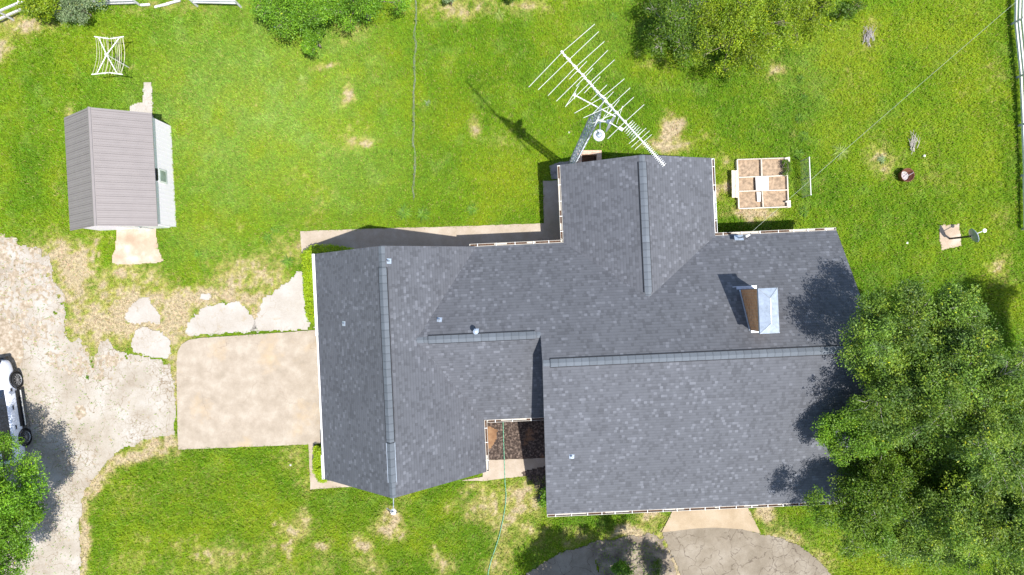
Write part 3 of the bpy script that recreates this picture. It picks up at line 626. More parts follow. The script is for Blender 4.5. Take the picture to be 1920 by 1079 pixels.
WD = [(.13, .26, .02), (.18, .32, .03), (.09, .2, .015)]; WY = [(.3, .38, .08), (.22, .32, .05)]
for (x, y, r, n, cl, lb) in [(758, 398, .5, 90, WD, 'dark leafy weed at the foot of the wire fence, the left one'), (793, 402, .45, 70, WD, 'dark leafy weed at the foot of the wire fence, the right one'), (885, 393, .38, 60, WD, 'green weed between wire fence and yellow patch'),
        (568, 150, .33, 60, WY, 'pale star shaped weed beside the tan strip'), (936, 28, .35, 50, WY, 'spiky yellow green weed near the top edge'), (503, 446, .35, 50, WD, 'weed left of the concrete path corner'), (541, 490, .4, 70, WD, 'weed between path corner and broken slab'),
        (165, 708, .1, 30, WD, 'tiny green weed growing from the cracked driveway'), (1150, 32, .25, 40, WD, 'small weed above the antenna'), (1196, 100, .25, 40, WY, 'pale weed right of the antenna'), (372, 477, .3, 40, WD, 'weed right of the shed apron'), (1575, 285, .5, 80, WY, 'tall pale grassy weed near the mesh fence'),
        (1652, 300, .25, 50, SAGE, 'grey green weed left of the stick pile'), (802, 194, .18, 26, SAGE, 'small pale weed right of the wire fence'), (515, 432, .3, 40, WD, 'weed above the left end of the path')]:
    weed(x, y, r, n, cl, lb)

for i_, (x, y, r) in enumerate([(1500, 150, .3), (1506, 185, .3), (1498, 222, .34), (1505, 255, .34), (1497, 290, .36), (1506, 398, .3)]):
    weed(x, y, r, 90, [(.07, .17, .006), (.10, .21, .008), (.14, .25, .01)], ['topmost tall grass clump of the line above the mesh fence', 'second tall grass clump from the top of the line above the mesh fence', 'third tall grass clump from the top of the line above the mesh fence', 'fourth tall grass clump down the line above the mesh fence', 'tall grass clump nearest above the mesh fence', 'tall grass clump below the mesh fence near the eave'][i_], 'tall grass clumps along the old fence line')
# ------------------------------------------------------------------ house
house = thing('house', H(3, -3), 'large ranch house with grey shingled roof', 'house')
EZ = 2.6; LW0, LW1, LWM, LZ = -8.43, -1.46, -4.945, 5.8
kL = (LZ - EZ) / (LWM - LW0)
zN = lambda u, v: EZ + .6 * (1.83 - v)
zS = lambda u, v: zN(0, -3.0) - .409 * (-3.0 - v)
zM = lambda u, v: zN(0, -1.93) - .607 * (-1.93 - v)
zLE = lambda u, v: LZ - kL * (u - LWM)
zLW = lambda u, v: LZ + kL * (u - LWM)
zNW = lambda u, v: EZ + (u - 2.31) * .4615
zNE = lambda u, v: EZ + (8.84 - u) * .4615 * 3.25 / 3.28
uV = LWM + (LZ - zM(0, -1.93)) / kL
planes = [([(-1.46, 1.83), (uV, -1.93), (1.05, -1.93), (1.05, -3.0), (14.15, -3.0), (14.07, 1.83), (8.84, 1.83), (5.56, -.67), (2.31, 1.83)], zN, 0),
          ([(1.05, -3.0), (1.05, -9.79), (14.15, -9.79), (14.15, -3.0)], zS, 0),
          ([(uV, -1.93), (-1.46, -5.65), (1.45, -5.65), (1.45, -1.93)], zM, 0),
          ([(LWM, 1.83), (LWM, -7.88), (LW1, -7.88), (LW1, -5.65), (uV, -1.93), (LW1, 1.83)], zLE, 1),
          ([(LW0, 1.83), (LW0, -7.88), (LWM, -7.88), (LWM, 1.83)], zLW, 1),
          ([(2.31, 5.18), (2.31, 1.83), (5.56, -.67), (5.56, 5.18)], zNW, 1),
          ([(5.56, 5.18), (5.56, -.67), (8.84, 1.83), (8.84, 5.18)], zNE, 1)]
rm = MB()
for pi_, (poly, zf, ax) in enumerate(planes):
    # slope factor
    s = math.hypot(1, (zf(0, 1) - zf(0, 0)) if ax == 0 else (zf(1, 0) - zf(0, 0)))
    top = [H(u, v, zf(u, v)) for u, v in poly]; n = len(top)
    if (top[1] - top[0]).cross(top[2] - top[1]).z < 0 and n == 4: pass
    uvt = [((u, v * s) if ax == 0 else (v, u * s)) for u, v in poly]; uvt = [(a + 31.7 * pi_, b + 50) for a, b in uvt]
    area = sum(poly[i][0] * poly[(i + 1) % n][1] - poly[(i + 1) % n][0] * poly[i][1] for i in range(n))
    order = list(range(n)) if area > 0 else list(range(n - 1, -1, -1))
    bot = [H(u, v, zf(u, v) - .11) for u, v in poly]
    vs = top + bot; fs = [tuple(order), tuple(n + k for k in order[::-1])]; uvs = [[uvt[k] for k in order], [uvt[k] for k in order[::-1]]]
    for i in range(n):
        j = (i + 1) % n; fs.append((i, j, n + j, n + i)); uvs.append([(0, 0), (1, 0), (1, .1), (0, .1)])
    rm.add(vs, fs, uvs)
roof = rm.build('roof', 'shingle', house)
# triangulate concave n-gons safely
import bmesh
bm = bmesh.new(); bm.from_mesh(roof.data); bmesh.ops.triangulate(bm, faces=[f for f in bm.faces if len(f.verts) > 4]); bm.to_mesh(roof.data); bm.free()

def strip(m, u0, v0, u1, v1, zc, slopeA, slopeB, hw, lift):
    """inverted V strip along a ridge; slopes drop either side"""
    a, b = Vector((u0, v0)), Vector((u1, v1)); d = (b - a).normalized(); nn = Vector((-d.y, d.x)); L = (b - a).length
    vs, fs, uvs = [], [], []
    for q, t in ((a, 0), (b, L)):
        for k, sl in ((hw, slopeA), (0, 0), (-hw, slopeB)):
            p = q + nn * k; vs.append(H(p.x, p.y, zc - abs(k) * sl + lift))
        for k, sl in ((hw, slopeA), (0, 0), (-hw, slopeB)):
            p = q + nn * k; vs.append(H(p.x, p.y, zc - abs(k) * sl - .01))
    fs = [(0, 1, 7, 6), (1, 2, 8, 7), (0, 6, 9, 3), (2, 5, 11, 8), (0, 3, 4, 5, 2, 1), (6, 7, 8, 11, 10, 9)]
    fs = [f[::-1] for f in fs]
    uvs = [[(0, 0)] * len(f) for f in fs]
    o = R.uniform(0, 90)
    uvs[0] = [(o, L), (o + .4, L), (o + .4, 0), (o, 0)]; uvs[1] = [(o + .05, L), (o + .5, L), (o + .5, 0), (o + .05, 0)]
    m.add(vs, fs, uvs)
zr = {'L': LZ, 'M': zM(0, -1.93), 'R': zN(0, -3.0), 'N': zNW(5.56, 0)}
m = MB(); strip(m, LWM, 1.83, LWM, -7.88, LZ, kL, kL, .12, .012); m.build('ridge_cap', 'cap', roof)
m = MB(); strip(m, uV, -1.93, 1.05, -1.93, zr['M'], .6, .607, .12, .012); m.build('ridge_cap', 'cap', roof)
m = MB(); strip(m, 1.05, -3.0, 14.15, -3.0, zr['R'], .6, .409, .12, .012); m.build('ridge_cap', 'cap', roof)
m = MB(); strip(m, 5.56, 5.18, 5.56, -.6, zr['N'], .4615, .4615, .12, .012); m.build('ridge_cap', 'cap', roof)
def vent(u0, v0, u1, v1, zc, sa, sb, edge='darkgap'):
    m = MB(); strip(m, u0, v0, u1, v1, zc, sa, sb, .15, .07); o = m.build('ridge_vent', 'cap', roof)
    a, b = Vector((u0, v0)), Vector((u1, v1)); d = (b - a).normalized(); nn = Vector((-d.y, d.x))
    for k, sl in ((.163, sa), (-.163, sb)):
        m = MB(); p, q = a + nn * k, b + nn * k; z = zc - abs(k) * sl + .03
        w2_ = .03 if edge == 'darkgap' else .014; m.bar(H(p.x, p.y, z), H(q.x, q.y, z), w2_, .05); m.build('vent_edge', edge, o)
vent(LWM, 1.0, LWM, -5.72, LZ, kL, kL); vent(LWM, -5.76, LWM, -7.3, LZ, kL, kL, 'flash')
vent(-3.43, -1.93, .83, -1.93, zr['M'], .6, .607); vent(1.35, -3.0, 13.7, -3.0, zr['R'], .6, .409); vent(5.56, 4.9, 5.56, -.45, zr['N'], .4615, .4615)

# walls
m = MB()
for (u0, u1, v0, v1) in ((-8.0, -1.9, -7.45, 1.4), (-1.902, 1.402, -5.2, 1.398), (1.4, 13.7, -9.3, 1.4), (2.75, 8.4, 1.39, 4.75)):
    m.prism([H(u0, v0), H(u1, v0), H(u1, v1), H(u0, v1)], -.1, 2.44)
def gable_uz(vp, u0, um, u1, z0, zt, th=.12):   # gable in a v = const plane
    a = [H(u0, vp, z0), H(u1, vp, z0), H(um, vp, zt)]; b = [H(u0, vp + th, z0), H(u1, vp + th, z0), H(um, vp + th, zt)]
    m.add(a + b, [(0, 1, 2), (5, 4, 3), (0, 3, 4, 1), (1, 4, 5, 2), (2, 5, 3, 0)])
gable_uz(-7.45, -8.0, LWM, -1.9, 2.44, 5.6); gable_uz(1.28, -8.0, LWM, -1.9, 2.44, 5.6); gable_uz(4.63, 2.75, 5.56, 8.4, 2.44, 3.93)
def gable_vz(up, pts, th=.12):
    a = [H(up, v, z) for v, z in pts]; b = [H(up + th, v, z) for v, z in pts]; n = len(pts)
    m.add(a + b, [tuple(range(n - 1, -1, -1)), tuple(range(n, 2 * n))] + [(i, (i + 1) % n, n + (i + 1) % n, n + i) for i in range(n)])
gp = [(-9.3, 2.44), (1.4, 2.44), (1.4, 2.7), (-3.0, 5.35), (-9.3, 2.78)]
gable_vz(1.4, gp); gable_vz(13.58, gp)
m.build('wall', 'brick', house, boxuv=True)
# fascia boards
def board(name, u0, v0, u1, v1, z0, z1, wd=.03, ht=.16, mat='white'):
    m = MB(); m.bar(H(u0, v0, z0), H(u1, v1, z1), wd, ht); return m.build(name, mat, house)
board('fascia', LW0 - .03, -6.85, LW0 - .03, -1.72, 2.55, 2.55, .06, .18)
for s in (-1, 1):
    board('bargeboard', LWM, -7.86, LWM + s * 3.46, -7.86, 5.66, 2.49); board('bargeboard', LWM, 1.80, LWM + s * 3.46, 1.80, 5.66, 2.49)
board('bargeboard', 1.08, -3.02, 1.08, -9.78, 5.36, 2.59); board('bargeboard', 14.1, -3.02, 14.1, -9.78, 5.36, 2.59); board('bargeboard', 14.06, -2.98, 14.02, 1.8, 5.36, 2.5)
board('bargeboard', 5.56, 5.15, 2.33, 5.15, 3.95, 2.47); board('bargeboard', 5.56, 5.15, 8.82, 5.15, 3.95, 2.47)
def gutter(u0, v0, u1, v1, out, z=2.56, mat='cream', step=.72, wd=.115, litter=True):
    """runs from (u0,v0) to (u1,v1); out = outward direction"""
    root = MB(); o = Vector(out); a, b = Vector((u0, v0)), Vector((u1, v1))
    def q(p, k, zz): return H(p.x + o.x * k, p.y + o.y * k, zz)
    root.bar(q(a, wd, z - .03), q(b, wd, z - .03), .014, .11); root.bar(q(a, .015, z - .03), q(b, .015, z - .03), .02, .09)
    root.bar(q(a, wd / 2, z - .085), q(b, wd / 2, z - .085), wd, .012)
    for e in (a, b): root.bar(q(e, .01, z - .03), q(e, wd, z - .03), .012, .1)
    g = root.build('gutter', mat, house)
    if litter:
        d = (b - a); L = d.length; t = .05
        while t < L - .1:
            t2 = min(L - .03, t + R.uniform(.3, 1.6)); zz_ = R.uniform(-.06, -.045); l = MB()
            l.bar(q(a + d * (t / L), wd / 2 + .01, z + zz_), q(a + d * (t2 / L), wd / 2 + .01, z + zz_), wd - .045, .035); l.build('leaf_litter', 'litter', g); t = t2 + R.uniform(.2, 1.5)
        for _ in range(0): pass
    L = (b - a).length; t = .35
    while t < L:
        p = a + (b - a) * (t / L); s_ = MB(); s_.bar(q(p, -.03, z + .034), q(p, wd + .012, z + .03), .022, .008); s_.build('strap', 'white', g); t += step * R.uniform(.85, 1.2)
    return g
gutter(LW0, 1.83, LW0, -1.7, (-1, 0), mat='white', litter=False); gutter(LW0, -6.85, LW0, -7.88, (-1, 0), mat='white', litter=False)
gutter(-1.75, 1.83, 2.30, 1.83, (0, 1)); gutter(2.31, 1.97, 2.31, 5.16, (-1, 0)); gutter(8.84, 5.16, 8.84, 1.97, (1, 0), mat='white')
gutter(8.84, 1.83, 14.06, 1.83, (0, 1)); gutter(1.07, -9.79, 14.14, -9.79, (0, -1), z=2.68, step=.62)
gutter(-1.33, -5.65, 1.3, -5.65, (0, -1)); gutter(-1.46, -5.65, -1.46, -7.86, (1, 0))
# vent pipes
def vpipe(px, py, zf, h=.25, r=.035, big=False):
    z = 4.0
    for _ in range(6):
        w_ = P(px, py, z); u = w_.x * CT + w_.y * ST; v = -w_.x * ST + w_.y * CT; z = zf(u, v)
    w_ = P(px, py, z); nx = Vector((-(zf(1, 0) - zf(0, 0)), -(zf(0, 1) - zf(0, 0)), 1)).normalized()
    m = MB(); q = nx.to_track_quat('Z', 'Y'); s = .1
    a = [w_ + nx * k + q @ Vector((i * s, j * s, 0)) for k in (.005, .02) for i, j in ((-1, -1), (1, -1), (1, 1), (-1, 1))]
    m.add(a, [(3, 2, 1, 0), (4, 5, 6, 7), (0, 1, 5, 4), (1, 2, 6, 5), (2, 3, 7, 6), (3, 0, 4, 7)])
    m.tube(w_, w_ + Vector((0, 0, h)), r * 1.3, r, 12)
    if big: m.lathe(w_ + Vector((0, 0, h)), [(r * 1.2, 0), (r * 2.2, .0), (r * 2.2, .05), (r * .6, .1)], 12)
    o = m.build('vent_pipe', 'flash', roof)
    if not big:
        m = MB(); m.tube(w_ + Vector((0, 0, h - .01)), w_ + Vector((0, 0, h + .004)), r * .75, r * .75, 10); m.build('pipe_mouth', 'darkgap', roof)
vpipe(729, 490, zLE); vpipe(645, 607, zLW, .2, .025); vpipe(824, 600, zN, .25, .035); vpipe(893, 621, zN, .38, .05, True); vpipe(1072, 856, zS, .22, .04)
# chimney
cu0, cu1, cv0, cv1 = 9.36, 9.98, -2.12, -.52
m = MB()
cw = [(cu0, cv0), (cu1, cv0), (cu1, cv1), (cu0, cv1)]; z0, z1 = 2.5, 6.05
for i in range(4):
    a, b = cw[i], cw[(i + 1) % 4]; L = math.hypot(b[0] - a[0], b[1] - a[1])
    m.add([H(*a, z0), H(*b, z0), H(*b, z1), H(*a, z1)], [(0, 1, 2, 3)], [[(0, z0), (L, z0), (L, z1), (0, z1)]])
m.add([H(*p, z1) for p in cw], [(0, 1, 2, 3)], [[(0, 0), (1, 0), (1, 1), (0, 1)]])
ch = m.build('chimney', 'brick', house)
m = MB(); e = .06; a = [(cu0 - e, cv0 - e), (cu1 + e, cv0 - e), (cu1 + e, cv1 + e), (cu0 - e, cv1 + e)]; um = (cu0 + cu1) / 2
zb, zt = 6.04, 6.16; r1, r2 = (um, cv0 + .32), (um, cv1 - .32)
vs = [H(*p, zb) for p in a] + [H(*p, zt) for p in a] + [H(*r1, 6.36), H(*r2, 6.36)]
m.add(vs, [(3, 2, 1, 0), (0, 1, 5, 4), (1, 2, 6, 5), (2, 3, 7, 6), (3, 0, 4, 7), (4, 5, 8), (5, 6, 9, 8), (6, 7, 9), (7, 4, 8, 9)])
m.build('chimney_cap', 'capmetal', ch)
m = MB()
for (p, q) in ((a[0], r1), (a[1], r1), (a[2], r2), (a[3], r2)): m.bar(H(*p, zt + .006), H(*q, 6.366), .022, .016)
m.bar(H(*r1, 6.366), H(*r2, 6.366), .022, .016); m.build('cap_seam', 'galv', ch)
m = MB()
fz = lambda v: zN(0, v) + .02
m.bar(H(cu0 - .16, cv1 + .07, fz(cv1 + .07)), H(cu1 + .05, cv1 + .07, fz(cv1 + .07)), .16, .014); m.bar(H(cu0 - .32, cv1 + .13, fz(cv1 + .13) + .02), H(cu1 - .02, cv1 + .13, fz(cv1 + .13) + .02), .03, .02)
m.bar(H(cu0 - .04, cv1, fz(cv1)), H(cu0 - .04, cv0, fz(cv0)), .05, .02)
m.bar(H(cu1 + .04, cv1, fz(cv1)), H(cu1 + .04, cv0, fz(cv0)), .05, .02)
m.bar(H(cu0, cv0 - .05, fz(cv0 - .05)), H(cu1, cv0 - .05, fz(cv0 - .05)), .08, .014)
m.build('flashing', 'flash', ch)
# doors and windows
def opening(name, u, v, z, wd, ht, axis_, out, glass=True):
    m = MB(); o = Vector(out)
    d = (.06, wd + .14, ht + .14) if axis_ == 'v' else (wd + .14, .06, ht + .14)
    m.box(H(u + o.x * .02, v + o.y * .02, z), d, TH); f = m.build(name, 'white', house)
    m = MB(); d2 = (.02, wd, ht) if axis_ == 'v' else (wd, .02, ht)
    m.box(H(u + o.x * .062, v + o.y * .062, z), d2, TH); m.build('pane' if glass else 'panel', 'glassd' if glass else 'white', f)
opening('garage_door', -8.0, -4.2, 1.12, 4.9, 2.15, 'v', (-1, 0), False)
opening('front_door', 0, -5.2, 1.05, .95, 2.05, 'u', (0, -1), False)
for (u, v, ax, out) in ((-5, -7.45, 'u', (0, -1)), (3.4, -9.3, 'u', (0, -1)), (10.6, -9.3, 'u', (0, -1)), (13.7, -6, 'v', (1, 0)), (13.7, -1, 'v', (1, 0)), (-5, 1.4, 'u', (0, 1)), (0, 1.4, 'u', (0, 1)), (5.6, 4.75, 'u', (0, 1)), (11.4, 1.4, 'u', (0, 1)), (-1.9, -6.4, 'v', (1, 0))):
    opening('window', u, v, 1.5, 1.2, 1.1, ax, out)
opening('back_door', 2.75, 3.0, 1.05, .9, 2.05, 'v', (-1, 0), False)

# service mast with cable, pole
mp = P(1385, 446.5, 2.95)
mr = thing('service_mast', mp, 'grey service mast with white head on the back roof edge', 'service mast')
m = MB(); m.tube(mp - Vector((0, 0, .9)), mp + Vector((0, 0, 1.0)), .03, .03, 10); m.build('mast', 'galv', mr)
m = MB(); n_n = Vector((0, .6, 1)).normalized(); q = n_n.to_track_quat('Z', 'Y')
a = [mp + n_n * k + q @ Vector((i * .19, j * .13, 0)) for k in (.01, .03) for i, j in ((-1, -1), (1, -1), (1, 1), (-1, 1))]
m.add(a, [(3, 2, 1, 0), (4, 5, 6, 7), (0, 1, 5, 4), (1, 2, 6, 5), (2, 3, 7, 6), (3, 0, 4, 7)]); m.build('flashing', 'flash', mr)
top = mp + Vector((0, 0, 1.0))
m = MB(); m.tube(top - Vector((0, 0, .05)), top + Vector((.1, .06, .06)), .06, .045, 10); m.build('weatherhead', 'ball', mr)
m = MB()
for k in range(3):
    o = Vector((.03 * k, -.02 * k, 0)); m.poly([top + Vector((.1, .05, .03)), top + Vector((.02 + .08 * k, -.12, -.25)), top + Vector((.2, .06 + .03 * k, -.2)), top + Vector((.14, .13, .05))], .009, .009, 5)
m.build('drip_loop', 'black', mr)
pole_b = Vector((27.0, 17.9, 0)); ptop = Vector((27.0, 17.9, 7.9)); c0 = top + Vector((.14, .13, .05))
m = MB(); pts = [c0.lerp(ptop, t / 30) - Vector((0, 0, .5 * 4 * (t / 30) * (1 - t / 30))) for t in range(31)]; m.poly(pts, .0055, .0055, 6)
tag(m.build('power_cable', 'cable'), 'thin pale overhead cable running to the upper right', 'cable')
pr = thing('utility_pole', pole_b, 'wooden utility pole beyond the upper right corner', 'utility pole')
m = MB(); m.tube(pole_b, pole_b + Vector((0, 0, 8.6)), .15, .11, 12); m.build('pole', 'bark', pr); m = MB(); m.bar(ptop + Vector((-1, .6, .1)), ptop + Vector((1, -.6, .1)), .1, .12); m.build('crossarm', 'greywood', pr)
# wire bracket at the front gable
gb = H(LWM, -7.9, 5.62); br = thing('wire_bracket', gb, 'white cable bracket with loose wires on the front gable peak', 'bracket')
m = MB(); m.tube(gb, gb + Vector((.02, -.42, .12)), .02, .02, 8); m.build('arm', 'galv', br)
m = MB(); e = gb + Vector((.02, -.5, .15)); m.lathe(e - Vector((0, 0, .06)), [(.03, 0), (.11, .03), (.12, .07), (.05, .11), (.02, .13)], 14); m.build('insulator', 'ball', br)
m = MB()
for (dx, dy, dz) in ((-.24, .14, .1), (-.14, .30, .34), (.16, .2, .3), (.24, -.02, -.05), (-.03, .25, .5)): m.poly([e, e + Vector((dx * .5, dy * .5, dz + .1)), e + Vector((dx, dy, dz))], .013, .01, 5)
m.build('loose_wire', 'black', br)
m = MB(); m.tube(e, e + Vector((-.25, .15, .06)), .015, .015, 6); m.build('clamp', 'alu', br)

# ------------------------------------------------------------------ shed
sc = Vector((-17.63, 5.08, 0)); ST_ = math.radians(3.0); sC, sS = math.cos(ST_), math.sin(ST_)
def S(x, y, z): return Vector((sc.x + x * sC - y * sS, sc.y + x * sS + y * sC, z))
shed = thing('shed', sc, 'white metal shed with taupe ribbed roof', 'shed')
hw, hl, ez, rz_ = 1.93, 2.49, 2.0, 3.36
m = MB(); wx = hw - .17; yn, ys = hl - .1, -hl + .16
for y0, y1 in ((ys, ys + .05), (yn - .05, yn)):
    a = [(-wx, 0), (wx, 0), (wx, 2.06), (0, 3.26), (-wx, 2.06)]
    m.add([S(x, y0, z) for x, z in a] + [S(x, y1, z) for x, z in a], [(0, 1, 2, 3, 4), (9, 8, 7, 6, 5)] + [(i, 5 + i, 5 + (i + 1) % 5, (i + 1) % 5) for i in range(5)])
for s in (-1, 1):
    k = 0; y = ys
    while y < yn - .01:            # ribbed siding
        y2 = min(y + .2, yn)
        m.prism([S(s * wx - .02, y, 0), S(s * wx + .02, y, 0), S(s * wx + .02, y2 - .03, 0), S(s * wx - .02, y2 - .03, 0)], 0, 2.06)
        m.prism([S(s * wx - .02, y2 - .03, 0), S(s * wx + .026, y2 - .03, 0), S(s * wx + .026, y2, 0), S(s * wx - .02, y2, 0)], 0, 2.06); y = y2
m.build('wall', 'siding', shed)
m = MB()
for s in (-1, 1):
    a = [(0, rz_), (s * hw, ez)]
    for (y0, y1, o) in ((-hl, hl, 0),):
        vs = [S(x, y, z + k) for k in (0, -.03) for (x, z) in a for y in (y0, y1)]
        m.add(vs, [(0, 1, 3, 2), (4, 6, 7, 5), (0, 2, 6, 4), (1, 5, 7, 3), (2, 3, 7, 6), (0, 4, 5, 1)])
m.build('roof', 'shedroof', shed)
rp = [o for o in shed.children if o.name.startswith('roof')][0]
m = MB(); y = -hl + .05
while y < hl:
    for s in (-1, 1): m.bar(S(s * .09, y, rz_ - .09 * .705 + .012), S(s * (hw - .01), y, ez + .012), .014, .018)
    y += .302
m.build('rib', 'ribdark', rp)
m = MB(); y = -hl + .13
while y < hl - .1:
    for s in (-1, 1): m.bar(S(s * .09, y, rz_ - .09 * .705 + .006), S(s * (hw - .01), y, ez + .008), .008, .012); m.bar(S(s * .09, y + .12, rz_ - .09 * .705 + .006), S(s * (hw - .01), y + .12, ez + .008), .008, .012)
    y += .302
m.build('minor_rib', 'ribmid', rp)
m = MB()
for s in (-1, 1):
    vs = [S(s * x, y, z) for (x, z) in ((0, rz_ + .05), (.07, rz_ - .005)) for y in (-hl - .01, hl + .01)]; m.add(vs, [(0, 1, 3, 2) if s > 0 else (2, 3, 1, 0)])
m.build('ridge_cap', 'shedroof', rp)
m = MB(); m.box(S(wx + .05, -.15, 1.15), (.05, .62, .68), ST_); f = m.build('window', 'white', shed)
m = MB(); m.box(S(wx + .085, -.15, 1.15), (.02, .46, .48), ST_); m.build('pane', 'paneg', f)
m = MB(); m.bar(S(wx + .04, -.42, 1.62), S(wx + .04, .12, 1.62), .1, .09); m.build('hood', 'black', f)
m = MB(); m.box(S(.75, ys - .02, .97), (1.5, .04, 1.9), ST_); dd = m.build('door', 'white', shed); m = MB(); m.box(S(.75, ys - .05, .97), (.03, .03, 1.9), ST_); m.box(S(.62, ys - .06, 1), (.04, .04, .16), ST_); m.build('handle', 'galv', dd)

# ------------------------------------------------------------------ rotary clothes line
rc = P(200, 103, 1.75); rb = Vector((rc.x, rc.y, 0))
ra = thing('rotary_clothesline', rb, 'white rotary clothes line with slack cords on the lawn', 'clothesline')
m = MB(); m.tube(rb, rc, .028, .024, 10); m.build('pole', 'alu', ra)
ZA = 1.78
TL, TR, BL, BR, MT, MBm = [P(x, y, ZA) for x, y in ((177, 69), (232, 69), (172, 140), (230, 140), (205, 73), (203, 136.5))]
for a, b in ((TL, MT), (MT + Vector((.05, 0, 0)), TR), (BL, MBm), (MBm + Vector((.05, 0, 0)), BR)):
    m = MB(); m.tube(a, b, .022, .022, 8); m.build('end_bar', 'white', ra)
for (x, y) in ((185, 71), (225, 69.5), (182, 138), (220, 139)):
    m = MB(); m.tube(rc, P(x, y, ZA + .04), .022, .018, 8); m.build('arm', 'white', ra)
m = MB(); m.tube(rc - Vector((0, 0, .1)), rc + Vector((0, 0, .08)), .06, .05, 12); m.build('hub', 'alu', ra)
for i, t in enumerate((.04, .1, .2, .3, .38, .44, .56, .64, .7, .76, .82, .88, .93, .97)):
    a = TL.lerp(TR, t); b = BL.lerp(BR, t + R.uniform(-.03, .03)); bw_ = (.10 if t > .5 else .04) * R.uniform(-.2, 1)
    m = MB(); m.poly([a.lerp(b, k / 8) + Vector((bw_ * math.sin(math.pi * k / 8), 0, -.18 * math.sin(math.pi * k / 8))) for k in range(9)], .006, .006, 5); m.build('line', 'palewood', ra)

# ------------------------------------------------------------------ antenna tower
tb = P(1068, 320); tb = Vector((tb.x, tb.y, 0)); TT = 10.9
tw = thing('antenna_tower', tb, 'tall galvanised lattice tower carrying television antennas', 'antenna tower')
legs = []
for k in range(3):
    t = 2 * math.pi * k / 3 + .4; d = Vector((math.cos(t), math.sin(t), 0)); legs.append(d)
def legp(k, z): r = .19 if z < 9.6 else .19 - .13 * (z - 9.6) / 1.3; return tb + legs[k] * r + Vector((0, 0, z))
for k in range(3):
    m = MB(); m.tube(legp(k, 0), legp(k, 9.6), .024, .024, 8); m.tube(legp(k, 9.6), legp(k, TT), .022, .018, 8); m.build('leg', 'galv', tw)
m = MB(); z = .2; s = 0
while z < TT - .35:
    for k in range(3):
        a, b = (k, (k + 1) % 3) if s % 2 == 0 else ((k + 1) % 3, k)
        m.tube(legp(a, z), legp(b, z + .36), .012, .012, 5); m.tube(legp(k, z), legp((k + 1) % 3, z), .012, .012, 5)
    z += .36; s += 1
m.build('bracing', 'galv', tw)
AZ = 12.0
b0, b1 = P(1055, 100, AZ), P(1246, 311, AZ)
mastx = P(1137, 190, AZ)
m = MB(); m.tube(tb + Vector((0, 0, TT - 1.2)), Vector((tb.x, tb.y, AZ + .25)), .026, .024, 10); m.build('mast', 'alu', tw)
an = MB(); an.tube(b0, b1, .022, .022, 8); 
x0 = b0.lerp(b1, .36) + Vector((0, 0, -.2)); an.tube(b0.lerp(b1, .22), x0.lerp(b1, .0), .012, .012, 6); an.tube(x0, b0.lerp(b1, .72) + Vector((0, 0, -.02)), .014, .014, 6)
ant = an.build('antenna', 'alu', tw)
def zz(x, y): return (960 + x / 3.996, y / 3.996)
els = [((620, 182), (372, 398), (125, 655)), ((650, 238), (425, 452), (195, 675)), ((692, 312), (478, 505), (270, 718)), ((718, 378), (535, 562), (332, 760)), ((768, 450), (590, 615), (400, 800)),
       ((560, 462), None, (430, 595)), ((607, 513), None, (480, 650)), ((660, 577), None, (540, 700)), ((712, 638), None, (590, 755)), ((842, 592), (690, 720), (468, 850)), ((760, 690), None, (600, 860)),
       ((885, 660), (742, 792), (535, 885)), ((805, 750), None, (670, 915)), ((912, 730), (795, 838), (605, 925)), ((990, 785), (850, 912), (716, 1042))]
bd = (b1 - b0); bdn = bd.normalized(); per = Vector((-bdn.y, bdn.x, 0))
for a, mid, b in els:
    A, B = P(*zz(*a), AZ), P(*zz(*b), AZ); m = MB()
    if mid:
        q = P(*zz(*mid), AZ); t = (q - b0).dot(bdn); q = b0 + bdn * t; m.tube(A, q + Vector((0, 0, .02)), .0078, .0078, 5); m.tube(q + Vector((0, 0, .02)), B, .0078, .0078, 5)
        m.box(q + Vector((0, 0, .03)), (.09, .06, .03), math.atan2(bdn.y, bdn.x))
    else: m.tube(A + Vector((0, 0, .015)), B + Vector((0, 0, .015)), .0078, .0078, 5)
    m.build('element', 'alu', ant)
for i in range(7):                         # corner reflector of the short-wave end
    t = .64 + i * .016; q = b0.lerp(b1, t); h = .14 + .02 * i
    for s in (-1, 1):
        m = MB(); m.tube(q + per * .17 + Vector((0, 0, s * h * .8)), q - per * .17 + Vector((0, 0, s * h * .8)), .006, .006, 5); m.build('element', 'alu', ant)
for i, hlf in enumerate((.34, .36, .33)):
    q = b0.lerp(b1, .735 + i * .028); m = MB(); m.tube(q + per * hlf, q - per * hlf, .007, .007, 5); m.build('element', 'alu', ant)
for i in range(16):
    q = b0.lerp(b1, .79 + .205 * i / 15) + Vector((0, 0, .02)); m = MB(); m.tube(q + per * .075, q - per * .075, .0078, .0078, 5); m.build('director', 'alu', ant)
m = MB()
for i in range(5):
    t0 = .0 + .09 * i; m.poly([b0.lerp(b1, t0 + k * .0225) + per * (.035 if k % 2 else -.035) * (1 if k % 4 else 0) for k in range(5)], .007, .007, 5)
    m.poly([b0.lerp(b1, t0 + k * .0225) - per * (.035 if k % 2 else -.035) * (1 if k % 4 else 0) for k in range(5)], .007, .007, 5)
m.build('phasing_line', 'alu', ant)
YZ = 11.2
m = MB(); m.tube(P(1076.5, 178, YZ), P(1154, 219, YZ), .02, .02, 8); yg = m.build('yagi_antenna', 'alu', tw)
for (a, b) in (((1087, 158), (1060, 201)), ((1141.5, 202), (1127.5, 229)), ((1148, 206), (1131, 224)), ((1167.5, 199), (1156, 233)), ((1080, 172), (1077, 186))):
    m = MB(); m.tube(P(*a, YZ + .02), P(*b, YZ + .02), .008, .008, 5); m.build('element', 'alu', yg)
m = MB(); m.lathe(P(1077, 178, YZ + .02), [(.0, -.03), (.05, 0), (.0, .03)], 8); m.build('end_clamp', 'alu', yg)
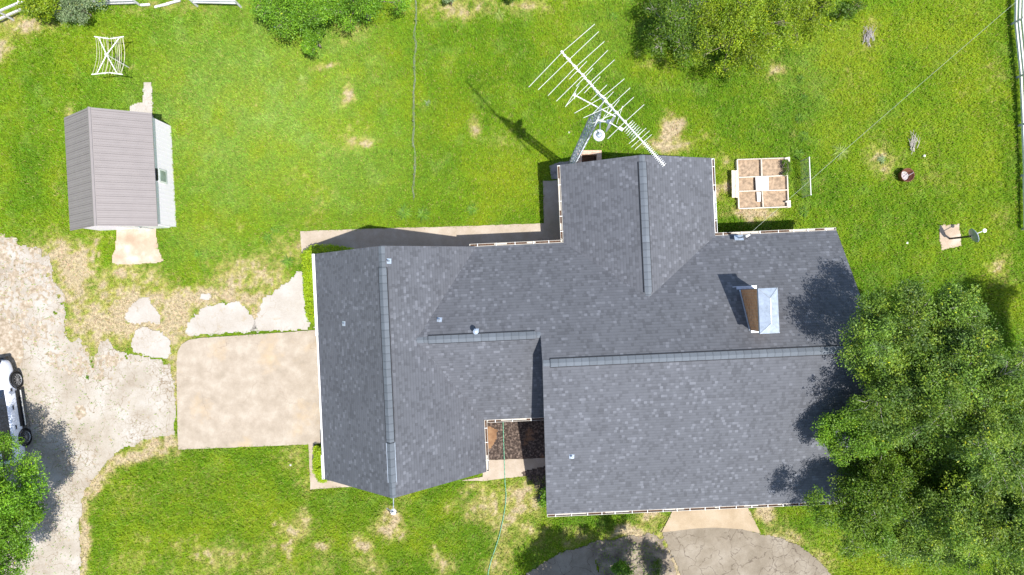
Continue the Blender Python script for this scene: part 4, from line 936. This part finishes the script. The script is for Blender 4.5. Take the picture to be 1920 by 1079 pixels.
# dish on the tower, seen almost edge on
dc = P(1145, 231, 9.8); dn = Vector((.80, -.50, .14)).normalized()
m = MB(); prof = [(r, .35 * r * r - .02) for r in (0.001, .1, .18, .26, .32)]; prof = prof + [(r, z - .012) for r, z in prof[::-1]]
m.lathe(dc, prof, 24, dn); ds = m.build('dish', 'galv', tw, True)
m = MB(); m.tube(dc - dn * .02, dc + dn * .36 + Vector((0, 0, -.05)), .014, .014, 6); m.tube(dc + dn * .3, dc + dn * .46, .05, .06, 10); m.build('receiver', 'ball', ds)
m = MB(); m.tube(tb + Vector((0, 0, 9.7)), dc, .02, .02, 8); m.box(dc - dn * .08, (.12, .12, .12)); m.build('mount', 'ball', ds)
# gooseneck lamp
lc = P(1123, 254, 8.6)
m = MB(); m.poly([tb + Vector((.1, .1, 8.7)), tb + Vector((.45, .1, 9.1)), lc + Vector((0, .42, .35)), lc + Vector((0, .1, .25)), lc + Vector((0, 0, .14))], .018, .018, 8); m.build('lamp_arm', 'white', tw)
m = MB(); m.lathe(lc, [(.2, -.03), (.205, 0), (.17, .035), (.07, .07), (.06, .16), (.03, .18)], 24); lsx = m.build('lamp_shade', 'ball', tw, True); m = MB(); m.lathe(lc + Vector((0, 0, .075)), [(.11, -.02), (.1, .02), (.05, .06), (.045, .14)], 16); m.build('socket', 'flash', lsx, True)
# brick planter by the tower
pc = P(1104, 300, .5); pl = thing('planter', (pc.x, pc.y, 0), 'tan brick planter against the back wing wall', 'planter')
m = MB(); x0, x1, y1_, y0 = P(1082, 0, .5).x, P(1128, 0, .5).x, P(0, 282, .5).y, P(0, 318, .5).y
for (a, b, c_, d_) in ((x0, x1, y1_ - .2, y1_), (x0, x0 + .22, y0, y1_ - .2), (x1 - .22, x1, y0, y1_ - .2)): m.prism([(a, c_), (b, c_), (b, d_), (a, d_)], 0, .5)
m.build('brick_wall', 'tanbrick', pl, boxuv=True)
m = MB(); m.prism([(x0 + .2, y0), (x1 - .2, y0), (x1 - .2, y1_ - .18), (x0 + .2, y1_ - .18)], 0, .18); m.build('soil', 'litter', pl)

# ------------------------------------------------------------------ raised bed
bc = P(1430, 344); bed = thing('raised_bed', (bc.x, bc.y, 0), 'square wooden raised garden bed divided into six', 'garden bed')
zb = .24
def brd(p, q, wd=.045, ht=.24, name='board', mat='palewood', z=None):
    a, b = P(*p, zb), P(*q, zb); a.z = b.z = ht / 2 if z is None else z; m = MB(); m.bar(a, b, wd, ht); m.build(name, mat, bed)
brd((1382, 299.5), (1476, 296.5), mat='wood'); brd((1385, 391.5), (1480, 388)); brd((1382.5, 300.5), (1385.5, 391), .055); brd((1475.5, 297), (1478.5, 388))
brd((1383, 333), (1475, 329.5), .04); brd((1384, 359), (1476, 356.5), .04)
brd((1427.5, 299), (1428.5, 331), .06, .25, mat='wood'); brd((1429, 358), (1431, 390), .06, .25, mat='wood')
m = MB(); m.prism([tuple(P(*p, .1))[:2] for p in ((1383, 391), (1479, 388), (1475, 298), (1383, 301))], 0, .1); m.build('soil', 'soil', bed)
m = MB(); m.prism([tuple(P(*p, .3))[:2] for p in ((1418, 357.5), (1441.5, 356.5), (1440.5, 331), (1417, 332))], .255, .29); m.build('centre_panel', 'white', bed)
m = MB(); m.prism([tuple(P(*p, .3))[:2] for p in ((1421, 378), (1427, 378), (1427, 360), (1420, 360))], .2, .23); m.build('corner_board', 'white', bed)
for i, (x, y, wd, hg) in enumerate(((1371.5, 320, 3.4, 51), (1375, 320, 3.4, 51), (1378.6, 320, 4.2, 51))):
    m = MB(); a, b = P(x + wd / 2, y, .34 - .02 * i), P(x + wd / 2 + 1, y + hg, .34 - .02 * i); m.bar(a, b, .085, .04)
    tag(m.build('plank', 'palewood' if i != 1 else 'wood'), ['outermost pale plank left of the raised bed', 'middle plank of the three left of the raised bed', 'plank lying nearest to the raised bed frame'][i], 'plank', 'planks beside the raised bed')
for (x, y, lb) in ((1477.5, 302, 'pale block at the upper right corner of the raised bed'), (1479, 383, 'pale block at the lower right corner of the raised bed')):
    q = P(x, y, .25); m = MB(); m.box((q.x, q.y, .14), (.16, .32, .28), .05); m.box((q.x - .05, q.y + .12, .29), (.24, .07, .03), .2); tag(m.build('block', 'palewood'), lb, 'block', 'blocks at the raised bed corners')
tree(tuple(P(1470, 318))[:2], .32, (.2, .45, .15), 6, 8, 18, .035, GREEN3, 'dark green plants in the upper right of the raised bed', name='plant', cat='plant', trunk=.015, clr=.14)
# chain link fence remnant
fb = P(1503, 338); cf = thing('chain_link_fence', (fb.x, fb.y, 0), 'short chain link fence section with bright top rail', 'fence')
fa, fc = P(1500, 303), P(1503, 371); hh = 1.0
m = MB(); m.tube(fa + Vector((0, 0, hh)), fc + Vector((0, 0, hh)), .022, .022, 8); m.build('top_rail', 'alu', cf)
for p in (fa, fa.lerp(fc, .52), fc): m = MB(); m.tube(p, p + Vector((0, 0, hh + .02)), .024, .024, 8); m.build('post', 'galv', cf)
m = MB(); L = (fc - fa).length; n = 34
for i in range(-8, n):
    for s in (0, 1):
        a, b = i / n, (i + 8) / n
        if s: a, b = b, a
        pa, pb = fa.lerp(fc, a), fa.lerp(fc, b); za, zb2 = 0.0, hh
        if min(a, b) < 0 or max(a, b) > 1:
            lo = max(0, min(a, b)); hi = min(1, max(a, b)); f = lambda t: (t - a) / (b - a) * hh
            pa, pb = fa.lerp(fc, lo), fa.lerp(fc, hi); za, zb2 = f(lo), f(hi)
        m.tube(pa + Vector((0, 0, za)), pb + Vector((0, 0, zb2)), .0028, .0028, 4)
m.build('mesh', 'galv', cf)
# low old wire fence on the lawn
wf = thing('wire_fence', g2(780, 200) + (0,), 'old low grey wire fence running down the back lawn', 'fence')
yy = np.linspace(0, 372, 60)
xl = 778 + 4 * np.sin(yy / 55) * .4 + (vn(yy / 22, yy * 0, 4) - .5) * 5 + np.where(yy < 50, 0, -1); xl[-4:] -= np.array([1, 2, 3, 4])
for j, (ox, zc_) in enumerate(((-1.2, .04), (0, .1), (1.2, .07))):
    m = MB(); m.poly([P(x + ox + R.uniform(-.9, .9), y, 0) + Vector((0, 0, zc_ + R.uniform(-.05, .03))) for x, y in zip(xl, yy)], .012, .012, 5); m.build('strand', 'wire', wf)
m = MB()
for x, y in zip(xl, yy):
    for k in range(4):
        p = P(x + R.uniform(-1.5, 1.5), y + k * 1.6, 0); m.tube(p, p + Vector((R.uniform(-.05, .05), R.uniform(-.08, .08), .12)), .006, .005, 4)
m.build('mesh', 'wire', wf)
for (x, y) in ((780, 42), (777, 130), (776, 230), (777, 330)): m = MB(); q = P(x, y); m.tube(q, q + Vector((0, 0, .35)), .02, .02, 6); m.build('stake', 'wire', wf)
# rail fences
def railfence(pts, zs, label, rail=.05, mat='greywood', posth=None, group='weathered rail fences'):
    q = [P(x, y) for x, y in pts]; root = thing('rail_fence', q[0], label, 'fence', group)
    for p in q: m = MB(); m.tube(p, p + Vector((0, 0, posth or max(zs) + .1)), .055, .05, 8); m.build('post', 'greywood', root)
    for a, b in zip(q[:-1], q[1:]):
        for z in zs:
            j = Vector((R.uniform(-.02, .02), 0, R.uniform(-.03, .03))); m = MB(); m.bar(a + Vector((0, 0, z)) + j, b + Vector((0, 0, z)) + j, .07, .09); m.build('rail', mat, root)
M['whiterail'] = simple('chalky_white_rail', (.72, .70, .68), .8, 0, .2, 6, .3)
railfence([(1899, -70), (1896, 46), (1906, 146), (1910, 236), (1914, 330), (1916, 430)], (.25, .48, .7), 'white three rail fence along the right edge', mat='whiterail', posth=.8)
railfence([(-30, 62), (26, 38), (66, 21), (150, 18)], (.5, 1.0), 'grey two rail fence crossing the top left corner')
railfence([(186, 12), (262, 10)], (.3, .55), 'short broken rail fence left of the fallen rails')
railfence([(370, 12), (452, 14)], (.45, .7), 'pale rail fence at the top left of the drooping tree', mat='whiterail')
for (a, b, lb) in (((264, 10), (281, 9), 'short broken rail lying by the fence gap'), ((290, 14), (318, 7), 'fallen grey rail lying slantwise on the grass'), ((312, 8), (338, 1), 'fallen grey rail running out of the top edge')):
    m = MB(); m.bar(P(*a, .08), P(*b, .1), .1, .07); tag(m.build('fallen_rail', 'greywood'), lb, 'rail', 'fallen fence rails')

# ------------------------------------------------------------------ fire tub, stick pile, ground dish, hose
fc_ = P(1696, 330, .15); ft = thing('fire_tub', (fc_.x, fc_.y, 0), 'round rusty fire tub full of pale ash', 'fire pit')
m = MB(); m.lathe((fc_.x, fc_.y, 0), [(.25, 0), (.31, .4), (.32, .41), (.3, .42), (.285, .4), (.235, .1), (.001, .1)], 28); m.build('tub', 'rust', ft, True)
m = MB(); pr_ = [(.215, .12)] + [(.2 - .03 * i, .13 + .02 * R.random()) for i in range(6)] + [(.01, .16)]; m.lathe((fc_.x - .03, fc_.y, .02), pr_, 18); m.build('ash', 'ash', ft)
m = MB(); m.tube((fc_.x - .05, fc_.y - .1, .3), (fc_.x + .28, fc_.y + .12, .41), .012, .012, 6); m.build('poker', 'ash', ft)
M['twig'] = simple('grey_dead_twigs', (.33, .3, .3), .9, 0, .3, 9, 0)
def sticks(px, py, w_, h_, n, label, mat='palebark'):
    q = P(px, py); m = MB()
    for i in range(n):
        a = q + Vector((R.gauss(0, w_ * .3), R.gauss(0, h_ * .2), R.uniform(.03, .2))); an_ = math.pi / 2 + R.gauss(0, .35); L = h_ * R.uniform(.3, .6)
        d = Vector((math.cos(an_), math.sin(an_), R.uniform(-.1, .1))) * L; m.poly([a - d, a + Vector((R.uniform(-.04, .04), 0, .04)), a + d], R.uniform(.01, .022), .006, 5)
    tag(m.build('stick_pile', mat), label, 'stick pile', 'piles of dead sticks')
sticks(1710, 268, .3, .62, 22, 'pile of bleached sticks above the fire tub'); sticks(1627, 70, .4, .6, 26, 'pile of grey brown twigs near the top right', 'twig')
sticks(1290, 14, 1.1, 1.2, 70, 'tangle of dead grey branches at the top edge', 'twig')
m = MB()
for (x, y, r) in ((1732, 293, .07), (1700, 456, .05), (516, 52, .06), (1065, 235, .05), (1057, 236, .05), (1067, 249, .06), (545, 872, .05)):
    pass
for i, (x, y, r, lb) in enumerate(((1732, 293, .07, 'white stone right of the stick pile'), (1700, 456, .06, 'white stone between the dish slab and the roof'), (516, 52, .06, 'white stone below the drooping tree'), (1067, 249, .05, 'white stone left of the tower top'), (545, 872, .05, 'white stone on the front lawn near the pad'))):
    q = P(x, y); m = MB(); m.lathe((q.x, q.y, .02), [(r * .7, 0), (r, r * .4), (r * .7, r * .9), (.01, r)], 7); tag(m.build('stone', 'ball'), lb, 'stone', 'pale stones in the grass')
db = P(1780, 448); gd = thing('ground_dish', (db.x, db.y, 0), 'grey satellite dish on black pole beside a square slab', 'satellite dish')
dt = db + Vector((0, 0, 1.45)); m = MB(); m.tube(db, dt, .045, .045, 10); m.build('pole', 'black', gd)
dn = Vector((.9, .40, .12)).normalized(); dcn = dt + Vector((.06, .02, .12))
m = MB(); prof = [(r, .3 * r * r) for r in (.001, .1, .2, .28, .34)]; prof = prof + [(r, z - .012) for r, z in prof[::-1]]; m.lathe(dcn, prof, 26, dn); m.build('dish', 'flash', gd, True)
m = MB(); e2 = dcn + dn * .58 + Vector((0, 0, -.12)); m.tube(dcn - Vector((0, 0, .2)), e2, .018, .018, 8); m.build('arm', 'alu', gd)
m = MB(); m.lathe(e2 - Vector((0, 0, .03)), [(.05, 0), (.09, .03), (.085, .07), (.04, .08), (.03, .06), (.001, .06)], 16); m.build('receiver', 'ball', gd)
hp = [(943, 780), (944, 820), (945.5, 860), (947, 905), (949, 925), (948, 945), (943, 975), (936, 1005), (928, 1030), (921, 1050), (916, 1070), (912, 1100)]
m = MB(); pts = []
for i in range(len(hp) - 1):
    for k in range(5):
        t = k / 5; x = hp[i][0] * (1 - t) + hp[i + 1][0] * t; y = hp[i][1] * (1 - t) + hp[i + 1][1] * t; pts.append(P(x, y) + Vector((0, 0, .075)))
m.poly(pts, .017, .017, 7); tag(m.build('garden_hose', 'hose', smooth=True), 'pale green garden hose crossing the courtyard and front lawn', 'hose')
m = MB(); m.poly([P(1010, 938) + Vector((0, 0, .1)), P(1012, 925) + Vector((0, 0, .25)), P(1020, 908) + Vector((0, 0, .3))], .05, .05, 8); m.tube(P(1009, 940) + Vector((0, 0, .02)), P(1010, 930) + Vector((0, 0, .12)), .06, .05, 8); tag(m.build('drain_pipe', 'black'), 'black drain pipe end beside the shrub', 'drain pipe')

# ------------------------------------------------------------------ car
fw, rw = P(29.7, 712.5, .37), P(46, 820, .37)
ax = (fw - rw).normalized(); rgt = Vector((ax.y, -ax.x, 0)); cc = (fw + rw) / 2 - rgt * .90; cc.z = 0
car = thing('car', cc, 'white sport utility car parked at the left edge', 'car')
def K(l, s, z): q = cc + ax * l + rgt * s; return Vector((q.x, q.y, z))
secs = [(-2.42, .62, .40, .78, .95), (-2.3, .84, .32, .98, 1.05), (-1.9, .94, .30, 1.05, 1.1), (-1.0, .955, .30, 1.05, 1.1), (0, .955, .30, 1.04, 1.1), (.75, .955, .30, 1.03, 1.08), (1.2, .95, .30, 1.0, 1.08), (1.8, .93, .30, .92, 1.0), (2.2, .86, .30, .82, .90), (2.4, .70, .36, .70, .76)]
m = MB(); rings = []
for (l, hw_, z0, zs_, zt_) in secs:
    pts = [(-hw_ * .9, z0), (-hw_, z0 + .15), (-hw_, (z0 + zs_) / 2 + .05), (-hw_ * .955, zs_), (-hw_ * .8, zt_), (0, zt_ + .03), (hw_ * .8, zt_), (hw_ * .955, zs_), (hw_, (z0 + zs_) / 2 + .05), (hw_, z0 + .15), (hw_ * .9, z0)]
    rings.append([K(l, s, z) for s, z in pts])
n = 11; vs = [p for r in rings for p in r]
fs = [(j * n + i, (j + 1) * n + i, (j + 1) * n + (i + 1) % n, j * n + (i + 1) % n) for j in range(len(rings) - 1) for i in range(n)]
fs += [tuple(range(n)), tuple(range(len(vs) - 1, len(vs) - n - 1, -1))]; m.add(vs, fs); body = m.build('body', 'carpaint', car, True)
sm = body.modifiers.new('s', 'SUBSURF'); sm.levels = sm.render_levels = 2
def loft(secs2, name, mat):
    m = MB(); vs = []; 
    for (l, hb, zb_, ht_, zt_) in secs2: vs += [K(l, -hb, zb_), K(l, -ht_, zt_), K(l, ht_, zt_), K(l, hb, zb_)]
    k = len(secs2); fs = [(j * 4 + i, (j + 1) * 4 + i, (j + 1) * 4 + (i + 1) % 4, j * 4 + (i + 1) % 4) for j in range(k - 1) for i in range(4)] + [(0, 1, 2, 3), tuple(range(4 * k - 1, 4 * k - 5, -1))]
    m.add(vs, fs); return m.build(name, mat, car)
loft([(-2.2, .70, 1.05, .62, 1.2), (-1.95, .76, 1.06, .64, 1.60), (-.9, .82, 1.07, .70, 1.66), (.2, .82, 1.07, .68, 1.62), (1.0, .80, 1.06, .74, 1.12)], 'glasshouse', 'glassd')
loft([(-2.0, .66, 1.58, .60, 1.66), (-.9, .715, 1.62, .62, 1.74), (.3, .70, 1.60, .58, 1.69)], 'roof', 'carpaint')
def wheel(l, s):
    c_ = K(l, s * .875, .37); axw = rgt * s; m = MB(); m.lathe(c_, [(.27, -.1), (.335, -.08), (.35, -.03), (.35, .06), (.335, .105), (.26, .115), (.24, .085), (.001, .085)], 32, axw); t = m.build('wheel', 'tyre', car, True)
    m = MB()
    for k in range(10):
        a = 2 * math.pi * k / 10; q = axw.to_track_quat('Z', 'Y'); e_ = q @ Vector((math.cos(a), math.sin(a), 0)); o_ = axw.normalized() * .105; m.bar(c_ + o_ + e_ * .04, c_ + o_ + e_ * .235, .028, .02)
    m.lathe(c_ + axw.normalized() * .09, [(.06, 0), (.06, .03), (.03, .04)], 14, axw); m.lathe(c_ + axw.normalized() * .1, [(.232, 0), (.25, .02), (.255, .022), (.24, -.01)], 30, axw, False); m.build('rim', 'rim', t)
    m = MB(); q = axw.to_track_quat('Z', 'Y')
    m.lathe(K(l, s * .895, .40), [(.375, 0), (.42, 0), (.42, .09), (.40, .098), (.375, .09)], 32, axw, False); m.build('wheel_arch', 'black', car)
wb = (fw - rw).length / 2
for l in (wb, -wb):
    for s in (1, -1): wheel(l, s)
for s in (1, -1):
    m = MB(); m.bar(K(.88, s * .98, .36), K(-.82, s * .98, .36), .14, .07); sb = m.build('side_step', 'black', car); m = MB(); m.bar(K(.85, s * 1.045, .38), K(-.8, s * 1.045, .38), .02, .05); m.build('trim', 'alu', sb)
    m = MB(); m.bar(K(.86, s * .955, .5), K(-.8, s * .955, .5), .03, .2); m.build('lower_cladding', 'black', car)
    m = MB(); m.lathe(K(.72, s * 1.03, 1.12), [(.02, -.1), (.09, -.06), (.1, 0), (.09, .05), (.02, .08)], 12, (0, 0, 1)); m.build('mirror', 'carpaint', car, True)
    for l in (.12, -.78): m = MB(); m.bar(K(l + .1, s * .965, .86), K(l - .1, s * .965, .86), .02, .05); m.build('door_handle', 'black', car)
    m = MB(); m.bar(K(1.0, s * .965, .82), K(.86, s * .965, .82), .02, .09); m.build('side_vent', 'black', car)
    m = MB(); m.box(K(2.18, s * .62, .83), (.34, .12, .1), math.atan2(ax.y, ax.x)); m.build('headlight', 'glassd', car)
m = MB(); m.bar(K(2.42, -.7, .45), K(2.42, .7, .45), .12, .2); m.build('front_bumper', 'black', car)
